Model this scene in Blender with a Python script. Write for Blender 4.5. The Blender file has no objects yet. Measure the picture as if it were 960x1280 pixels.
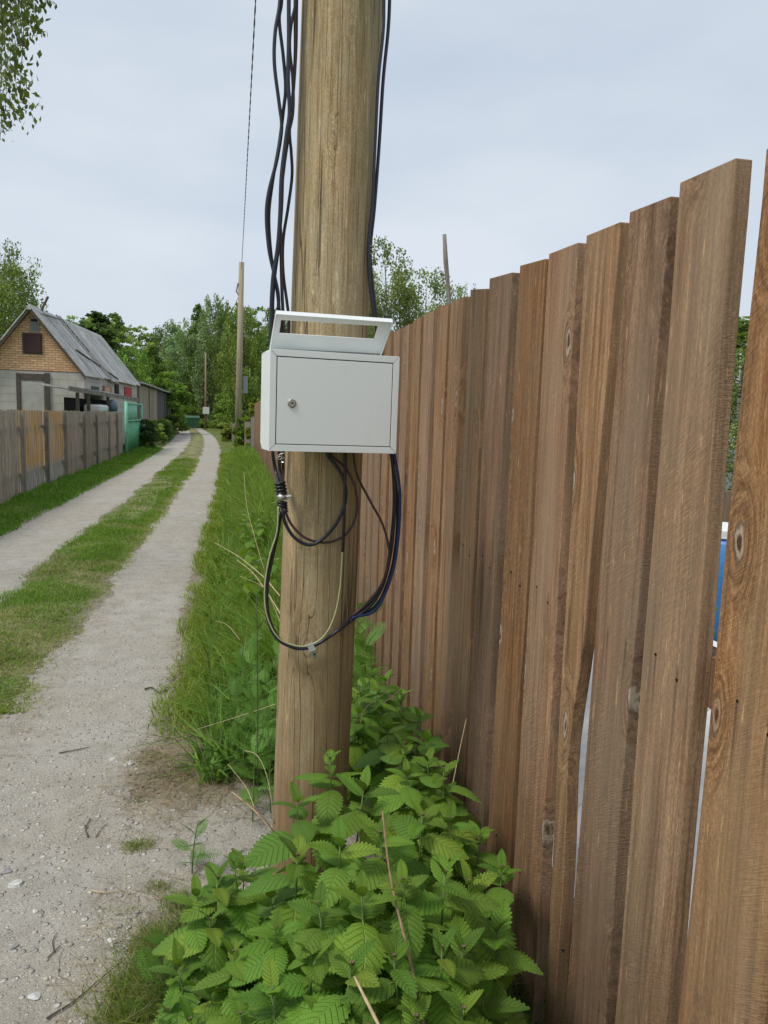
import bpy, math, random
import numpy as np
from mathutils import Vector, Matrix, Euler
random.seed(7); rng = np.random.default_rng(7)
S = bpy.context.scene; C = S.collection
PI = math.pi
# ---------------------------------------------------------------- camera, sky, sun, exposure
F = 925.0; YAW = math.radians(11.6); PIT = math.radians(7.15); ROL = math.radians(1.8); EYE = Vector((0, 0, 1.6))
CAMR = Matrix.Rotation(-YAW, 3, 'Z') @ Matrix.Rotation(PI/2-PIT, 3, 'X') @ Matrix.Rotation(ROL, 3, 'Z')
cd = bpy.data.cameras.new('camera'); cam = bpy.data.objects.new('camera', cd); C.objects.link(cam)
cam.matrix_world = Matrix.Translation(EYE) @ CAMR.to_4x4()
cd.sensor_fit = 'VERTICAL'; cd.sensor_height = 36; cd.lens = 36*F/1280; cd.clip_start = .05; cd.clip_end = 3000
S.camera = cam
S.render.resolution_x = 768; S.render.resolution_y = 1024
S.view_settings.view_transform = 'Standard'; S.view_settings.look = 'None'
S.view_settings.exposure = 0.6; S.view_settings.gamma = 1
SUN_EL, SUN_AZ = 56, 246           # azimuth clockwise from +Y
w = bpy.data.worlds.new('World'); S.world = w; w.use_nodes = True
nt = w.node_tree; nt.nodes.clear()
def wn(t): return nt.nodes.new(t)
sky = wn('ShaderNodeTexSky'); sky.sky_type = 'NISHITA'; sky.sun_disc = False
sky.sun_elevation = math.radians(SUN_EL); sky.sun_rotation = math.radians(SUN_AZ); sky.dust_density = 2.5
bg1 = wn('ShaderNodeBackground'); bg1.inputs[1].default_value = .11
tc = wn('ShaderNodeTexCoord'); mp = wn('ShaderNodeMapping'); mp.inputs['Scale'].default_value = (1.2, 1.2, 3.6)
mp.inputs['Rotation'].default_value = (0, .12, .6)
nz = wn('ShaderNodeTexNoise'); nz.inputs['Scale'].default_value = 1.5; nz.inputs['Detail'].default_value = 6; nz.inputs['Roughness'].default_value = .5
cr = wn('ShaderNodeValToRGB'); e = cr.color_ramp.elements
e[0].position = .33; e[0].color = (.545, .625, .725, 1); e[1].position = .68; e[1].color = (.72, .775, .84, 1)
bg2 = wn('ShaderNodeBackground'); bg2.inputs[1].default_value = .70
mx = wn('ShaderNodeMixShader'); mx.inputs[0].default_value = .9; wo = wn('ShaderNodeOutputWorld')
L = nt.links.new
L(sky.outputs[0], bg1.inputs[0]); L(tc.outputs['Generated'], mp.inputs[0]); L(mp.outputs[0], nz.inputs['Vector'])
L(nz.outputs[0], cr.inputs[0]); L(cr.outputs[0], bg2.inputs[0]); L(bg1.outputs[0], mx.inputs[1]); L(bg2.outputs[0], mx.inputs[2]); L(mx.outputs[0], wo.inputs[0])
sd = bpy.data.lights.new('sun', 'SUN'); sd.energy = 1.5; sd.angle = math.radians(14); sd.color = (1, .955, .88)
so = bpy.data.objects.new('sun', sd); C.objects.link(so)
az, el = math.radians(SUN_AZ), math.radians(SUN_EL)
so.rotation_euler = Vector((math.sin(az)*math.cos(el), math.cos(az)*math.cos(el), math.sin(el))).to_track_quat('Z', 'Y').to_euler()
# ---------------------------------------------------------------- pixel helpers (960x1280 photo) -> points on real planes
def ray(x, y): return CAMR @ Vector(((x-480)/F, -(y-640)/F, -1))
def at_ground(x, y, z=0.): d = ray(x, y); return EYE + d*((z-EYE.z)/d.z)
def at_y(x, y, Y): d = ray(x, y); return EYE + d*(Y/d.y)
def at_x(x, y, X): d = ray(x, y); return EYE + d*(X/d.x)
# ---------------------------------------------------------------- object helpers
def tag(o, label=None, cat=None, group=None, kind=None):
    if label: o['label'] = label
    if cat: o['category'] = cat
    if group: o['group'] = group
    if kind: o['kind'] = kind
    return o
def empty(name, loc=(0, 0, 0), rz=0.):
    o = bpy.data.objects.new(name, None); C.objects.link(o); o.location = loc; o.rotation_euler = (0, 0, rz); o.empty_display_size = .1
    return o
def link(name, me, parent=None, mat=None):
    o = bpy.data.objects.new(name, me); C.objects.link(o)
    if parent: o.parent = parent
    if mat is not None and not me.materials: me.materials.append(mat)
    return o
class MB:
    """collects verts and faces into one mesh"""
    def __init__(s): s.v = []; s.f = []
    def add(s, vs, fs):
        n = len(s.v); s.v += [tuple(q) for q in vs]; s.f += [tuple(i+n for i in q) for q in fs]; return s
    def box(s, a, b, M=None, ch=0.):
        x0, y0, z0 = a; x1, y1, z1 = b
        vs = [Vector(q) for q in ((x0,y0,z0),(x1,y0,z0),(x1,y1,z0),(x0,y1,z0),(x0,y0,z1),(x1,y0,z1),(x1,y1,z1),(x0,y1,z1))]
        if M: vs = [M @ q for q in vs]
        return s.add(vs, [(3,2,1,0),(4,5,6,7),(0,1,5,4),(1,2,6,5),(2,3,7,6),(3,0,4,7)])
    def prism(s, pts, d):
        """polygon (3-D points, one plane) pushed by vector d"""
        n = len(pts); pts = [Vector(q) for q in pts]; d = Vector(d)
        return s.add(pts+[q+d for q in pts], [tuple(range(n-1, -1, -1)), tuple(range(n, 2*n))]+[(i, (i+1) % n, n+(i+1) % n, n+i) for i in range(n)])
    def tube(s, pts, r, n=8, cap=True):
        pts = [Vector(q) for q in pts]; k = len(pts)
        rs = r if hasattr(r, '__len__') else [r]*k
        vs = []; up = None
        for i, q in enumerate(pts):
            t = (pts[min(i+1, k-1)]-pts[max(i-1, 0)]).normalized()
            if up is None: up = t.orthogonal().normalized()
            up = (up - t*up.dot(t)).normalized(); sd_ = t.cross(up)
            vs += [q+(up*math.cos(2*PI*j/n)+sd_*math.sin(2*PI*j/n))*rs[i] for j in range(n)]
        fs = [(i*n+j, i*n+(j+1) % n, (i+1)*n+(j+1) % n, (i+1)*n+j) for i in range(k-1) for j in range(n)]
        if cap: fs += [tuple(range(n-1, -1, -1)), tuple((k-1)*n+j for j in range(n))]
        return s.add(vs, fs)
    def mesh(s, name, mat=None, smooth=False):
        me = bpy.data.meshes.new(name); me.from_pydata([tuple(q) for q in s.v], [], s.f)
        if smooth: me.polygons.foreach_set('use_smooth', [True]*len(me.polygons))
        if mat: me.materials.append(mat)
        me.update(); return me
    def obj(s, name, mat=None, parent=None, smooth=False, bevel=0.):
        o = link(name, s.mesh(name, mat, smooth), parent)
        if bevel:
            m = o.modifiers.new('bevel', 'BEVEL'); m.width = bevel; m.segments = 2; m.limit_method = 'ANGLE'
        return o
def catmull(pts, n=6):
    P = [Vector(q) for q in pts]; P = [P[0]*2-P[1]]+P+[P[-1]*2-P[-2]]; out = []
    for i in range(1, len(P)-2):
        for k in range(n):
            t = k/n; a, b, c, d = P[i-1:i+3]
            out.append(.5*((2*b)+(c-a)*t+(2*a-5*b+4*c-d)*t*t+(3*b-a-3*c+d)*t**3))
    out.append(P[-2]); return out
def np_mesh(name, V, Fc, mat=None, col=None, smooth=False):
    """V (n,3), Fc (m,k) same-size faces, col (n,4) point colours"""
    me = bpy.data.meshes.new(name); m, k = Fc.shape
    me.vertices.add(len(V)); me.vertices.foreach_set('co', V.astype('f').ravel())
    me.loops.add(m*k); me.loops.foreach_set('vertex_index', Fc.astype('i').ravel())
    me.polygons.add(m); me.polygons.foreach_set('loop_start', np.arange(m, dtype='i')*k)
    me.polygons.foreach_set('loop_total', np.full(m, k, 'i'))
    if smooth: me.polygons.foreach_set('use_smooth', np.ones(m, bool))
    me.update(calc_edges=True)
    if col is not None:
        a = me.attributes.new('tint', 'FLOAT_COLOR', 'POINT'); a.data.foreach_set('color', col.astype('f').ravel())
    if mat: me.materials.append(mat)
    return me
# ---------------------------------------------------------------- material helpers
class Mt:
    def __init__(s, name):
        s.m = bpy.data.materials.new(name); s.m.use_nodes = True; s.t = s.m.node_tree; s.t.nodes.clear()
        s.out = s.n('ShaderNodeOutputMaterial')
    def n(s, t, **k):
        q = s.t.nodes.new(t)
        for a, v in k.items(): setattr(q, a, v)
        return q
    def put(s, sock, v):
        if v is None: return
        if isinstance(v, bpy.types.NodeSocket): s.t.links.new(v, sock)
        else:
            if sock.type == 'RGBA' and len(v) == 3: v = (*v, 1)
            sock.default_value = v
    def co(s, which='Object'): return s.n('ShaderNodeTexCoord').outputs[which]
    def mapv(s, v, scale=(1, 1, 1), loc=(0, 0, 0), rot=(0, 0, 0)):
        q = s.n('ShaderNodeMapping'); s.put(q.inputs[0], v); q.inputs['Scale'].default_value = scale
        s.put(q.inputs['Location'], loc); q.inputs['Rotation'].default_value = rot; return q.outputs[0]
    def noise(s, v, sc=5, det=4, ro=.55, dist=0., c=False):
        q = s.n('ShaderNodeTexNoise'); s.put(q.inputs['Vector'], v); s.put(q.inputs['Scale'], sc); q.inputs['Detail'].default_value = det
        q.inputs['Roughness'].default_value = ro; q.inputs['Distortion'].default_value = dist; return q.outputs[1 if c else 0]
    def vor(s, v, sc=5, feat='F1', rnd=1., out='Distance'):
        q = s.n('ShaderNodeTexVoronoi', feature=feat); s.put(q.inputs['Vector'], v); q.inputs['Scale'].default_value = sc
        q.inputs['Randomness'].default_value = rnd; return q.outputs[out]
    def ma(s, op, a, b=None, c=None, clamp=False):
        q = s.n('ShaderNodeMath', operation=op); q.use_clamp = clamp
        for i, v in enumerate((a, b, c)): s.put(q.inputs[i], v)
        return q.outputs[0]
    def vm(s, op, a, b=None, sc=None):
        q = s.n('ShaderNodeVectorMath', operation=op); s.put(q.inputs[0], a); s.put(q.inputs[1], b)
        if sc is not None: s.put(q.inputs['Scale'], sc)
        return q.outputs['Value' if op in ('LENGTH', 'DOT_PRODUCT') else 'Vector']
    def mix(s, f, a, b, bt='MIX'):
        q = s.n('ShaderNodeMix', data_type='RGBA', blend_type=bt); s.put(q.inputs[0], f); s.put(q.inputs[6], a); s.put(q.inputs[7], b); return q.outputs[2]
    def ramp(s, f, st):
        q = s.n('ShaderNodeValToRGB'); s.put(q.inputs[0], f); e = q.color_ramp.elements
        while len(e) < len(st): e.new(.5)
        for i, (p, cc) in enumerate(st):
            e[i].position = p; e[i].color = (cc, cc, cc, 1) if not hasattr(cc, '__len__') else (*cc, 1)
        return q.outputs[0]
    def rng(s, v, a, b, c=0., d=1.):
        q = s.n('ShaderNodeMapRange'); s.put(q.inputs[0], v)
        for i, x in enumerate((a, b, c, d)): q.inputs[i+1].default_value = x
        return q.outputs[0]
    def sep(s, v): return s.n_out3('ShaderNodeSeparateXYZ', v)
    def n_out3(s, t, v): q = s.n(t); s.put(q.inputs[0], v); return q.outputs
    def comb(s, x, y, z):
        q = s.n('ShaderNodeCombineXYZ')
        for i, v in enumerate((x, y, z)): s.put(q.inputs[i], v)
        return q.outputs[0]
    def rand(s): return s.n('ShaderNodeObjectInfo').outputs['Random']
    def attr(s, nm='tint', o='Color'): q = s.n('ShaderNodeAttribute'); q.attribute_name = nm; return q.outputs[o]
    def hsv(s, c, h=.5, sa=1., v=1.):
        q = s.n('ShaderNodeHueSaturation'); s.put(q.inputs['Hue'], h); s.put(q.inputs['Saturation'], sa); s.put(q.inputs['Value'], v); s.put(q.inputs['Color'], c); return q.outputs[0]
    def bump(s, h, d=.01, st=1., nrm=None):
        q = s.n('ShaderNodeBump'); s.put(q.inputs['Height'], h); q.inputs['Distance'].default_value = d; q.inputs['Strength'].default_value = st
        if nrm is not None: s.put(q.inputs['Normal'], nrm)
        return q.outputs[0]
    def bsdf(s, col, rough=.8, metal=0., nrm=None, spec=None, trans=0., tcol=None):
        q = s.n('ShaderNodeBsdfPrincipled'); s.put(q.inputs['Base Color'], col); s.put(q.inputs['Roughness'], rough); q.inputs['Metallic'].default_value = metal
        if nrm is not None: s.put(q.inputs['Normal'], nrm)
        if spec is not None: q.inputs['Specular IOR Level'].default_value = spec
        o = q.outputs[0]
        if trans:
            t = s.n('ShaderNodeBsdfTranslucent'); s.put(t.inputs[0], tcol if tcol is not None else col)
            m = s.n('ShaderNodeMixShader'); m.inputs[0].default_value = trans; s.t.links.new(o, m.inputs[1]); s.t.links.new(t.outputs[0], m.inputs[2]); o = m.outputs[0]
        s.t.links.new(o, s.out.inputs[0]); return s.m
def plain(name, col, rough=.7, metal=0., var=.12, sc=20, bump=.0):
    m = Mt(name); c = m.co(); n = m.noise(c, sc, 5)
    cc = m.mix(m.rng(n, .3, .7), tuple(q*(1-var) for q in col), tuple(min(1, q*(1+var)) for q in col))
    return m.bsdf(cc, m.rng(n, 0, 1, max(.05, rough-.1), min(1, rough+.1)), metal, m.bump(n, bump) if bump else None)
def wood(name, dark, mid, light, grain=42., knots=True, saw=True, fade=None, obj_rand=True, axis='Z', knotlist=(), cracks=0., greyc=(.34, .31, .26), bumpd=.0022):
    """weathered timber; the grain runs along Z, boards are wide along Y (or round)"""
    m = Mt(name); c0 = m.co()
    r = m.rand() if obj_rand else .37
    off = m.comb(m.ma('MULTIPLY', r, 13.1), m.ma('MULTIPLY', r, 71.7), m.ma('MULTIPLY', r, 37.3)) if obj_rand else (0, 0, 0)
    c = m.vm('ADD', c0, off)
    kn = None
    if knots:
        kv = m.mapv(c, (0, 6.3, 2.4)); kq = m.n('ShaderNodeTexVoronoi', feature='F1', voronoi_dimensions='2D'); ks_ = m.sep(kv); m.put(kq.inputs['Vector'], m.comb(ks_[1], ks_[2], 0.)); kq.inputs['Scale'].default_value = 1.; kd = m.ma('ADD', kq.outputs['Distance'], m.rng(m.sep(kq.outputs['Color'])[0], .45, .5, .4, 0.))
        warp = m.ma('MULTIPLY', m.ma('POWER', m.rng(kd, 0, .42, 1, 0), 2.0), .16)
    else: kd = None; warp = 0.
    for (kx, ky, kz, ks) in knotlist:
        dv = m.vm('MULTIPLY', m.vm('SUBTRACT', c0, (kx, ky, kz)), (1, 1, .5)); dk = m.ma('DIVIDE', m.vm('LENGTH', dv), ks*6)
        kd = dk if kd is None else m.ma('MINIMUM', kd, dk)
        warp = m.ma('ADD', warp, m.ma('MULTIPLY', m.ma('POWER', m.rng(dk, 0, .6, 1, 0), 2.), .09))
    cw = m.vm('ADD', c, m.comb(warp, warp, 0.))
    lowf = m.noise(m.mapv(cw, (1, 1, .16)), 5, 3)
    cw2 = m.vm('ADD', cw, m.vm('MULTIPLY', m.noise(m.mapv(c, (3, 3, 1.1)), 1.3, 2, c=True), (.04, .04, 0)))
    g1 = m.noise(m.mapv(cw2, (1, 1, .035)), grain, 4, .6)
    g2 = m.noise(m.mapv(cw2, (1, 1, .02)), grain*3.6, 3, .6)
    g = m.ma('ADD', m.ma('MULTIPLY', g1, .62), m.ma('MULTIPLY', g2, .38))
    col = m.ramp(g, [(.34, dark), (.5, mid), (.66, light)]); sp_ = m.noise(m.mapv(c, (1, 1, .4)), 330, 2, .6); col = m.mix(m.rng(sp_, .40, .62), m.mix(1., col, (.78, .76, .74), 'MULTIPLY'), m.mix(1., col, (1.14, 1.14, 1.14), 'MULTIPLY'))
    col = m.mix(m.rng(lowf, .40, .66, 0, .55), col, greyc)
    pt = m.noise(m.mapv(c, (1, 1, .3)), 9, 3)
    col = m.mix(m.rng(pt, .45, .75, 0, .6), col, m.mix(1., col, (1.18, .93, .74), 'MULTIPLY'))
    if obj_rand: col = m.hsv(col, m.rng(r, 0, 1, .496, .503), m.rng(m.ma('FRACT', m.ma('MULTIPLY', r, 7.7)), 0, 1, .84, 1.08), m.rng(m.ma('FRACT', m.ma('MULTIPLY', r, 31.3)), 0, 1, .80, 1.16))
    h = g
    if saw:
        rot_ = m.mapv(c, rot=(.62, 0, 0)); st1 = m.noise(m.mapv(rot_, (90, 30, 380)), 1., 2, .5); st2 = m.noise(m.mapv(rot_, (90, 60, 800), loc=(3, 7, 1)), 1., 1, .5)
        rg = m.rng(m.noise(m.mapv(c, (1, 1, .5)), 5, 3), .40, .64, .0, 1)
        sm = m.ma('MULTIPLY', m.ma('ADD', m.rng(st1, .52, .66), m.rng(st2, .60, .72)), rg); dk_ = m.ma('MULTIPLY', m.rng(st1, .48, .36), rg)
        col = m.mix(m.ma('MULTIPLY', sm, .17), col, tuple(min(1, q*1.7) for q in light)); col = m.mix(m.ma('MULTIPLY', dk_, .16), col, dark); h = m.ma('ADD', h, m.ma('MULTIPLY', m.ma('SUBTRACT', sm, dk_), .16))
        yz = m.sep(c0); ay = m.ma('ABSOLUTE', m.ma('SUBTRACT', m.ma('ABSOLUTE', m.ma('ADD', yz[1], m.ma('MULTIPLY', m.ma('SUBTRACT', m.noise(m.mapv(c, (1, 1, 1)), 6, 1), .5), .010))), .036))
        dn_ = m.ma('MULTIPLY', m.rng(ay, .0, .0055, 1, 0), m.ma('ADD', m.ma('MULTIPLY', m.rng(yz[2], .98, 1.165), m.rng(yz[2], 1.165, 1.185, 1, 0)), m.ma('MULTIPLY', m.rng(yz[2], .2, .36), m.rng(yz[2], .36, .38, 1, 0)))); col = m.mix(m.ma('MULTIPLY', dn_, .72), col, (.05, .035, .028))
    fl = m.noise(m.mapv(cw, (1, 1, .12)), 120, 2); col = m.mix(m.rng(fl, .66, .74, 0, .5), col, tuple(min(1, q*1.8) for q in light))
    if kd is not None:
        jit = m.ma('ADD', kd, m.ma('MULTIPLY', m.ma('SUBTRACT', m.noise(m.mapv(c, (1, 1, .5)), 60, 3), .5), .12))
        kr = m.rng(m.noise(m.mapv(c, (1, 1, 1)), 3.1, 1), .22, .42); ring = m.ma('MULTIPLY', m.ma('MULTIPLY', m.rng(jit, .02, .045), m.rng(jit, .055, .10, 1, 0)), kr)
        col = m.mix(m.ma('MULTIPLY', ring, .65), col, (.52, .44, .35))
        rr = m.ma('SINE', m.ma('MULTIPLY', jit, 95.)); halo = m.rng(jit, .09, .28, .6, 0)
        col = m.mix(m.ma('MULTIPLY', m.rng(rr, -.2, 1), halo), col, tuple(q*.7 for q in dark))
        col = m.mix(m.ma('MULTIPLY', m.rng(jit, .012, .045, 1, 0), .75), col, tuple(q*.5 for q in dark))
        h = m.ma('ADD', h, m.ma('MULTIPLY', ring, .6))
    if cracks:
        fb = m.noise(m.mapv(c, (1, 1, .045)), 150, 3, .6); col = m.mix(m.rng(fb, .50, .34, 0, .5), col, dark); col = m.mix(m.rng(fb, .56, .72, 0, .4), col, tuple(min(1, q*1.25) for q in light))
        mo = m.noise(m.mapv(c, (1, 1, .35)), 26, 5, .7); col = m.mix(m.rng(mo, .52, .7, 0, .55), col, tuple(q*1.05 for q in greyc)); col = m.mix(m.rng(mo, .42, .3, 0, .45), col, dark)
        cwk = m.vm('ADD', c, m.comb(m.ma('MULTIPLY', warp, .3), m.ma('MULTIPLY', warp, .3), 0.)); cn = m.noise(m.mapv(cwk, (1, 1, .006)), 21, 2, .4); ck = m.ma('ABSOLUTE', m.ma('SUBTRACT', cn, .5)); h = m.ma('ADD', h, m.ma('MULTIPLY', fb, .5))
        ckm = m.ma('MULTIPLY', m.rng(ck, .0, .0075, 1, 0), m.rng(m.noise(m.mapv(c, (1, 1, .4)), 5, 2), .34, .46))
        col = m.mix(m.ma('MULTIPLY', ckm, cracks), col, tuple(q*.22 for q in dark)); h = m.ma('SUBTRACT', h, m.ma('MULTIPLY', ckm, 1.6)); ck2 = m.ma('ABSOLUTE', m.ma('SUBTRACT', m.noise(m.mapv(m.vm('ADD', cwk, (3.3, 1.7, 0)), (1, 1, .005)), 44, 1, .4), .5)); ck2 = m.ma('MULTIPLY', m.rng(ck2, .0, .011, 1, 0), m.rng(m.noise(m.mapv(c, (1, 1, .3)), 8, 2), .46, .54)); col = m.mix(m.ma('MULTIPLY', ck2, cracks*.7), col, tuple(q*.3 for q in dark)); h = m.ma('SUBTRACT', h, ck2)
    if fade:  # patchy shift to a browner, darker tone towards the bottom
        z = m.sep(c0)[2]; fz = m.ma('MULTIPLY', m.rng(z, fade[0], fade[1], 1, 0), m.rng(m.noise(c0, 6, 3), .3, .7, .4, 1)); col = m.mix(fz, col, fade[2])
    return m.bsdf(col, m.rng(g, .2, .8, .88, .68), 0, m.bump(h, bumpd, .9), spec=.25)
M = {}
M['fence'] = wood('brown_fence_wood', (.12, .064, .033), (.272, .154, .080), (.41, .255, .142), greyc=(.31, .22, .14), fade=(0, .9, (.12, .083, .05)))
M['pole'] = wood('pole_wood', (.22, .15, .068), (.43, .335, .19), (.57, .47, .30), grain=30, knots=False, saw=False, obj_rand=False, cracks=.75, greyc=(.39, .325, .195), bumpd=.0025,
    knotlist=((.257, 2.085, 2.36, .012), (.215, 2.085, .93, .03), (.21, 2.085, 1.96, .012), (.30, 2.085, 2.62, .008)), fade=(.2, 1.7, (.215, .135, .065)))
M['greywood'] = wood('grey_weathered_wood', (.10, .093, .083), (.20, .185, .165), (.33, .31, .285), grain=30, knots=False, saw=False, cracks=.5)
M['farpole'] = wood('far_pole_wood', (.21, .165, .09), (.36, .30, .18), (.47, .41, .28), grain=20, knots=False, saw=False)
# ---------------------------------------------------------------- terrain
def bend(Y): return -1.05*(np.maximum(np.asarray(Y, float)-16, 0)/38.)**2*(np.asarray(Y) < 60) + (np.asarray(Y) >= 60)*(-1.407-.075*(np.asarray(Y)-60))
def sn(x, y, s, o): return np.sin(x*s+o+1.7*np.sin(y*s*.7+o*2.1))*np.cos(y*s*.9-o+1.3*np.sin(x*s*.6))
def hz(x, y):
    x = np.asarray(x, float); y = np.asarray(y, float); u = x-bend(y)
    near = np.exp(-np.maximum(y, 0)/25)
    h = .012*sn(x, y, 1.3, .4)+.006*sn(x, y, 4.1, 1.9)+.0025*sn(x, y, 13, 4.)*near
    h += .045*np.exp(-((u+1.5)/.33)**2)+.05*np.clip((u+.25)/.6, 0, 1)*(y > 0)*np.clip((y-3)/1.5, 0, 1)+.05*np.clip((-u-2.95)/.5, 0, 1)
    return h*np.exp(-np.maximum(np.abs(x)-12, 0)/20)
def grid(xs, ys, z0=0., fn=hz):
    X, Y = np.meshgrid(xs, ys); Z = fn(X, Y)+z0; nx, ny = len(xs), len(ys)
    i = np.arange(nx*ny).reshape(ny, nx); Fc = np.stack([i[:-1, :-1], i[:-1, 1:], i[1:, 1:], i[1:, :-1]], -1).reshape(-1, 4)
    return np.stack([X, Y, Z], -1).reshape(-1, 3), Fc
m = Mt('soil_and_turf'); c = m.co(); col = m.attr()
n1 = m.noise(c, 2.2, 5); n2 = m.noise(c, 18, 6, .7); n3 = m.noise(c, 90, 3, .7)
veg = m.sep(m.attr('tint', 'Vector'))[0]; dry = m.sep(m.attr('tint', 'Vector'))[1]
gcol = m.mix(m.rng(n2, .3, .7), (.05, .085, .018), (.13, .18, .04)); gcol = m.mix(m.rng(n1, .4, .65), gcol, (.17, .19, .06))
gcol = m.mix(m.ma('MULTIPLY', dry, m.rng(n1, .35, .6)), gcol, (.30, .27, .15))
ecol = m.mix(m.rng(n2, .3, .7), (.25, .21, .165), (.46, .42, .355)); ecol = m.mix(m.rng(n3, .35, .68), m.mix(1., ecol, (.72, .7, .68), 'MULTIPLY'), ecol)
vm_ = m.rng(m.ma('ADD', veg, m.ma('MULTIPLY', m.ma('SUBTRACT', n2, .5), .9)), .38, .62)
M['ground'] = m.bsdf(m.mix(vm_, ecol, gcol), .95, 0, m.bump(m.ma('ADD', n2, m.ma('MULTIPLY', n3, .4)), .018), spec=.15)
def gravel_mat(name, base, alt, sc=1.):
    m = Mt(name); c = m.co(); c = m.vm('ADD', c, m.vm('SCALE', m.noise(c, 8, 2, c=True), sc=.03)); flat = m.mapv(c, (1, 1, .6))
    n1 = m.noise(c, 1.1, 5, .6); n2 = m.noise(c, 7, 5, .65); n4 = m.noise(c, 160, 4, .75)
    col = m.mix(m.rng(n1, .36, .62), base, alt); col = m.mix(m.rng(n2, .42, .72, 0, .65), col, tuple(q*.68 for q in base))
    col = m.mix(m.rng(n4, .32, .7), m.mix(1., col, (.62, .60, .57), 'MULTIPLY'), m.mix(1., col, (1.22, 1.2, 1.17), 'MULTIPLY'))
    h = m.ma('MULTIPLY', n4, .35)
    for sc_, th, amt in ((28, .30, .8), (62, .34, .7), (130, .38, .7)):
        v = m.vor(flat, sc_*sc); rc = m.vor(flat, sc_*sc, out='Color'); rs = m.sep(rc)
        msk = m.ma('MULTIPLY', m.rng(v, th-.07, th+.03, 1, 0), m.rng(rs[0], .5, .56)); k = m.rng(rs[1], 0, 1, .62, 1.45)
        col = m.mix(m.ma('MULTIPLY', msk, amt), col, m.vm('SCALE', m.mix(rs[2], (.46, .445, .42), (.50, .455, .39)), sc=k)); h = m.ma('ADD', h, m.ma('MULTIPLY', msk, .7*28/sc_))
    return m.bsdf(col, .93, 0, m.bump(h, .011, 1), spec=.2)
M['gravel'] = gravel_mat('compacted_gravel', (.425, .395, .335), (.46, .45, .415))
xs = np.unique(np.concatenate([[-900, -400, -200, -120, -80, -50, -35, -25, -18, -14, -11], np.arange(-9, 1.5, .045), np.arange(1.5, 9, .5), [11, 14, 18, 25, 35, 50, 80, 120, 200, 400, 900]]))
ys = np.unique(np.concatenate([[-900, -300, -100, -40, -15, -6, -3], np.arange(-2, 9, .045), np.arange(9, 26, .12), np.arange(26, 100, .9), [110, 130, 160, 220, 320, 500, 900]]))
V, Fc = grid(xs, ys)
u = V[:, 0]-bend(V[:, 1])
def vegmask(x, y):
    u = x-bend(y); e1 = .07*sn(x, y, 3.1, .3)+.04*sn(x, y, 9., 1.2)
    strip = np.clip(1-np.abs(u+1.5+e1)/.40*.5, 0, 1); strip = np.where(y > 4.2, strip*1., strip)
    left = np.clip((-u-2.85+e1)/.25+.5, 0, 1); right = np.clip((u+.33+e1)/.22+.5, 0, 1)*np.clip((y-3.35+e1*3)/.35+.5, 0, 1)
    rn = np.clip((u+.12+e1)/.2+.5, 0, 1)*np.clip(1-(y-2.15)/.3, 0, 1)
    return np.clip(np.maximum.reduce([strip, left, right, rn]), 0, 1)
vg = vegmask(V[:, 0], V[:, 1]); dr = np.exp(-((u+1.5)/.4)**2)
me = np_mesh('ground', V, Fc, M['ground'], np.stack([vg, dr, vg*0, vg*0+1], -1), True)
tag(link('ground', me), kind='structure')
def track(name, u0, u1, y0, y1, seed, mat=M['gravel'], dz=.006):
    """ragged-edged ribbon following the lane"""
    yy = np.unique(np.concatenate([np.arange(y0, min(9, y1), .03), np.arange(9, min(25, y1), .1), np.arange(25, max(y1, 25.1), .6)])); yy = yy[yy <= y1]; nx = 26; t = np.linspace(0, 1, nx)
    r = np.random.default_rng(seed)
    ea = .045*np.sin(yy*1.9+seed)+.03*np.sin(yy*5.3+seed*2)+.018*np.sin(yy*17+seed)+r.normal(0, .008, len(yy))
    eb = .045*np.sin(yy*1.7+seed*3)+.03*np.sin(yy*4.7+seed)+.018*np.sin(yy*19+seed)+r.normal(0, .008, len(yy))
    a = u0(yy)+ea; b = u1(yy)+eb; X = a[:, None]*(1-t)+b[:, None]*t+bend(yy)[:, None]; Y = np.repeat(yy[:, None], nx, 1)
    edge = np.minimum(t, 1-t)[None]*6; Z = hz(X, Y)+dz*np.clip(edge+.25, 0, 1)-(.02*np.clip(1-np.minimum(Y-y0, y1-Y)/.12+.5*sn(X, Y, 11, 1.), 0, 1) if y1 < 10 else 0)
    i = np.arange(X.size).reshape(X.shape); Fq = np.stack([i[:-1, :-1], i[:-1, 1:], i[1:, 1:], i[1:, :-1]], -1).reshape(-1, 4)
    return tag(link(name, np_mesh(name, np.stack([X, Y, Z], -1).reshape(-1, 3), Fq, mat, None, True)), kind='structure')
def wide(Y): return np.clip((Y-18)/30, 0, 1)
track('gravel_track', lambda y: -2.88-.05*wide(y), lambda y: -1.90+.0*y, -2, 84, 1)
track('gravel_track', lambda y: np.where(y < 4.6, -1.14-(4.6-y)*.02, -1.10), lambda y: np.where(y < 3.3, -.36+.10*np.clip((3.3-y)/.6, 0, 1), -.36), -2, 84, 2)
track('gravel_patch', lambda y: -.34+0*y, lambda y: .06+.12*np.sin((y-2.3)*2.4), 2.25, 3.2, 5, dz=.009)
me = np_mesh('cross_road', *grid(np.linspace(-14, 12, 60), np.linspace(84, 91, 12), .007), M['gravel'], None, True); tag(link('cross_road', me), kind='structure')
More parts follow.
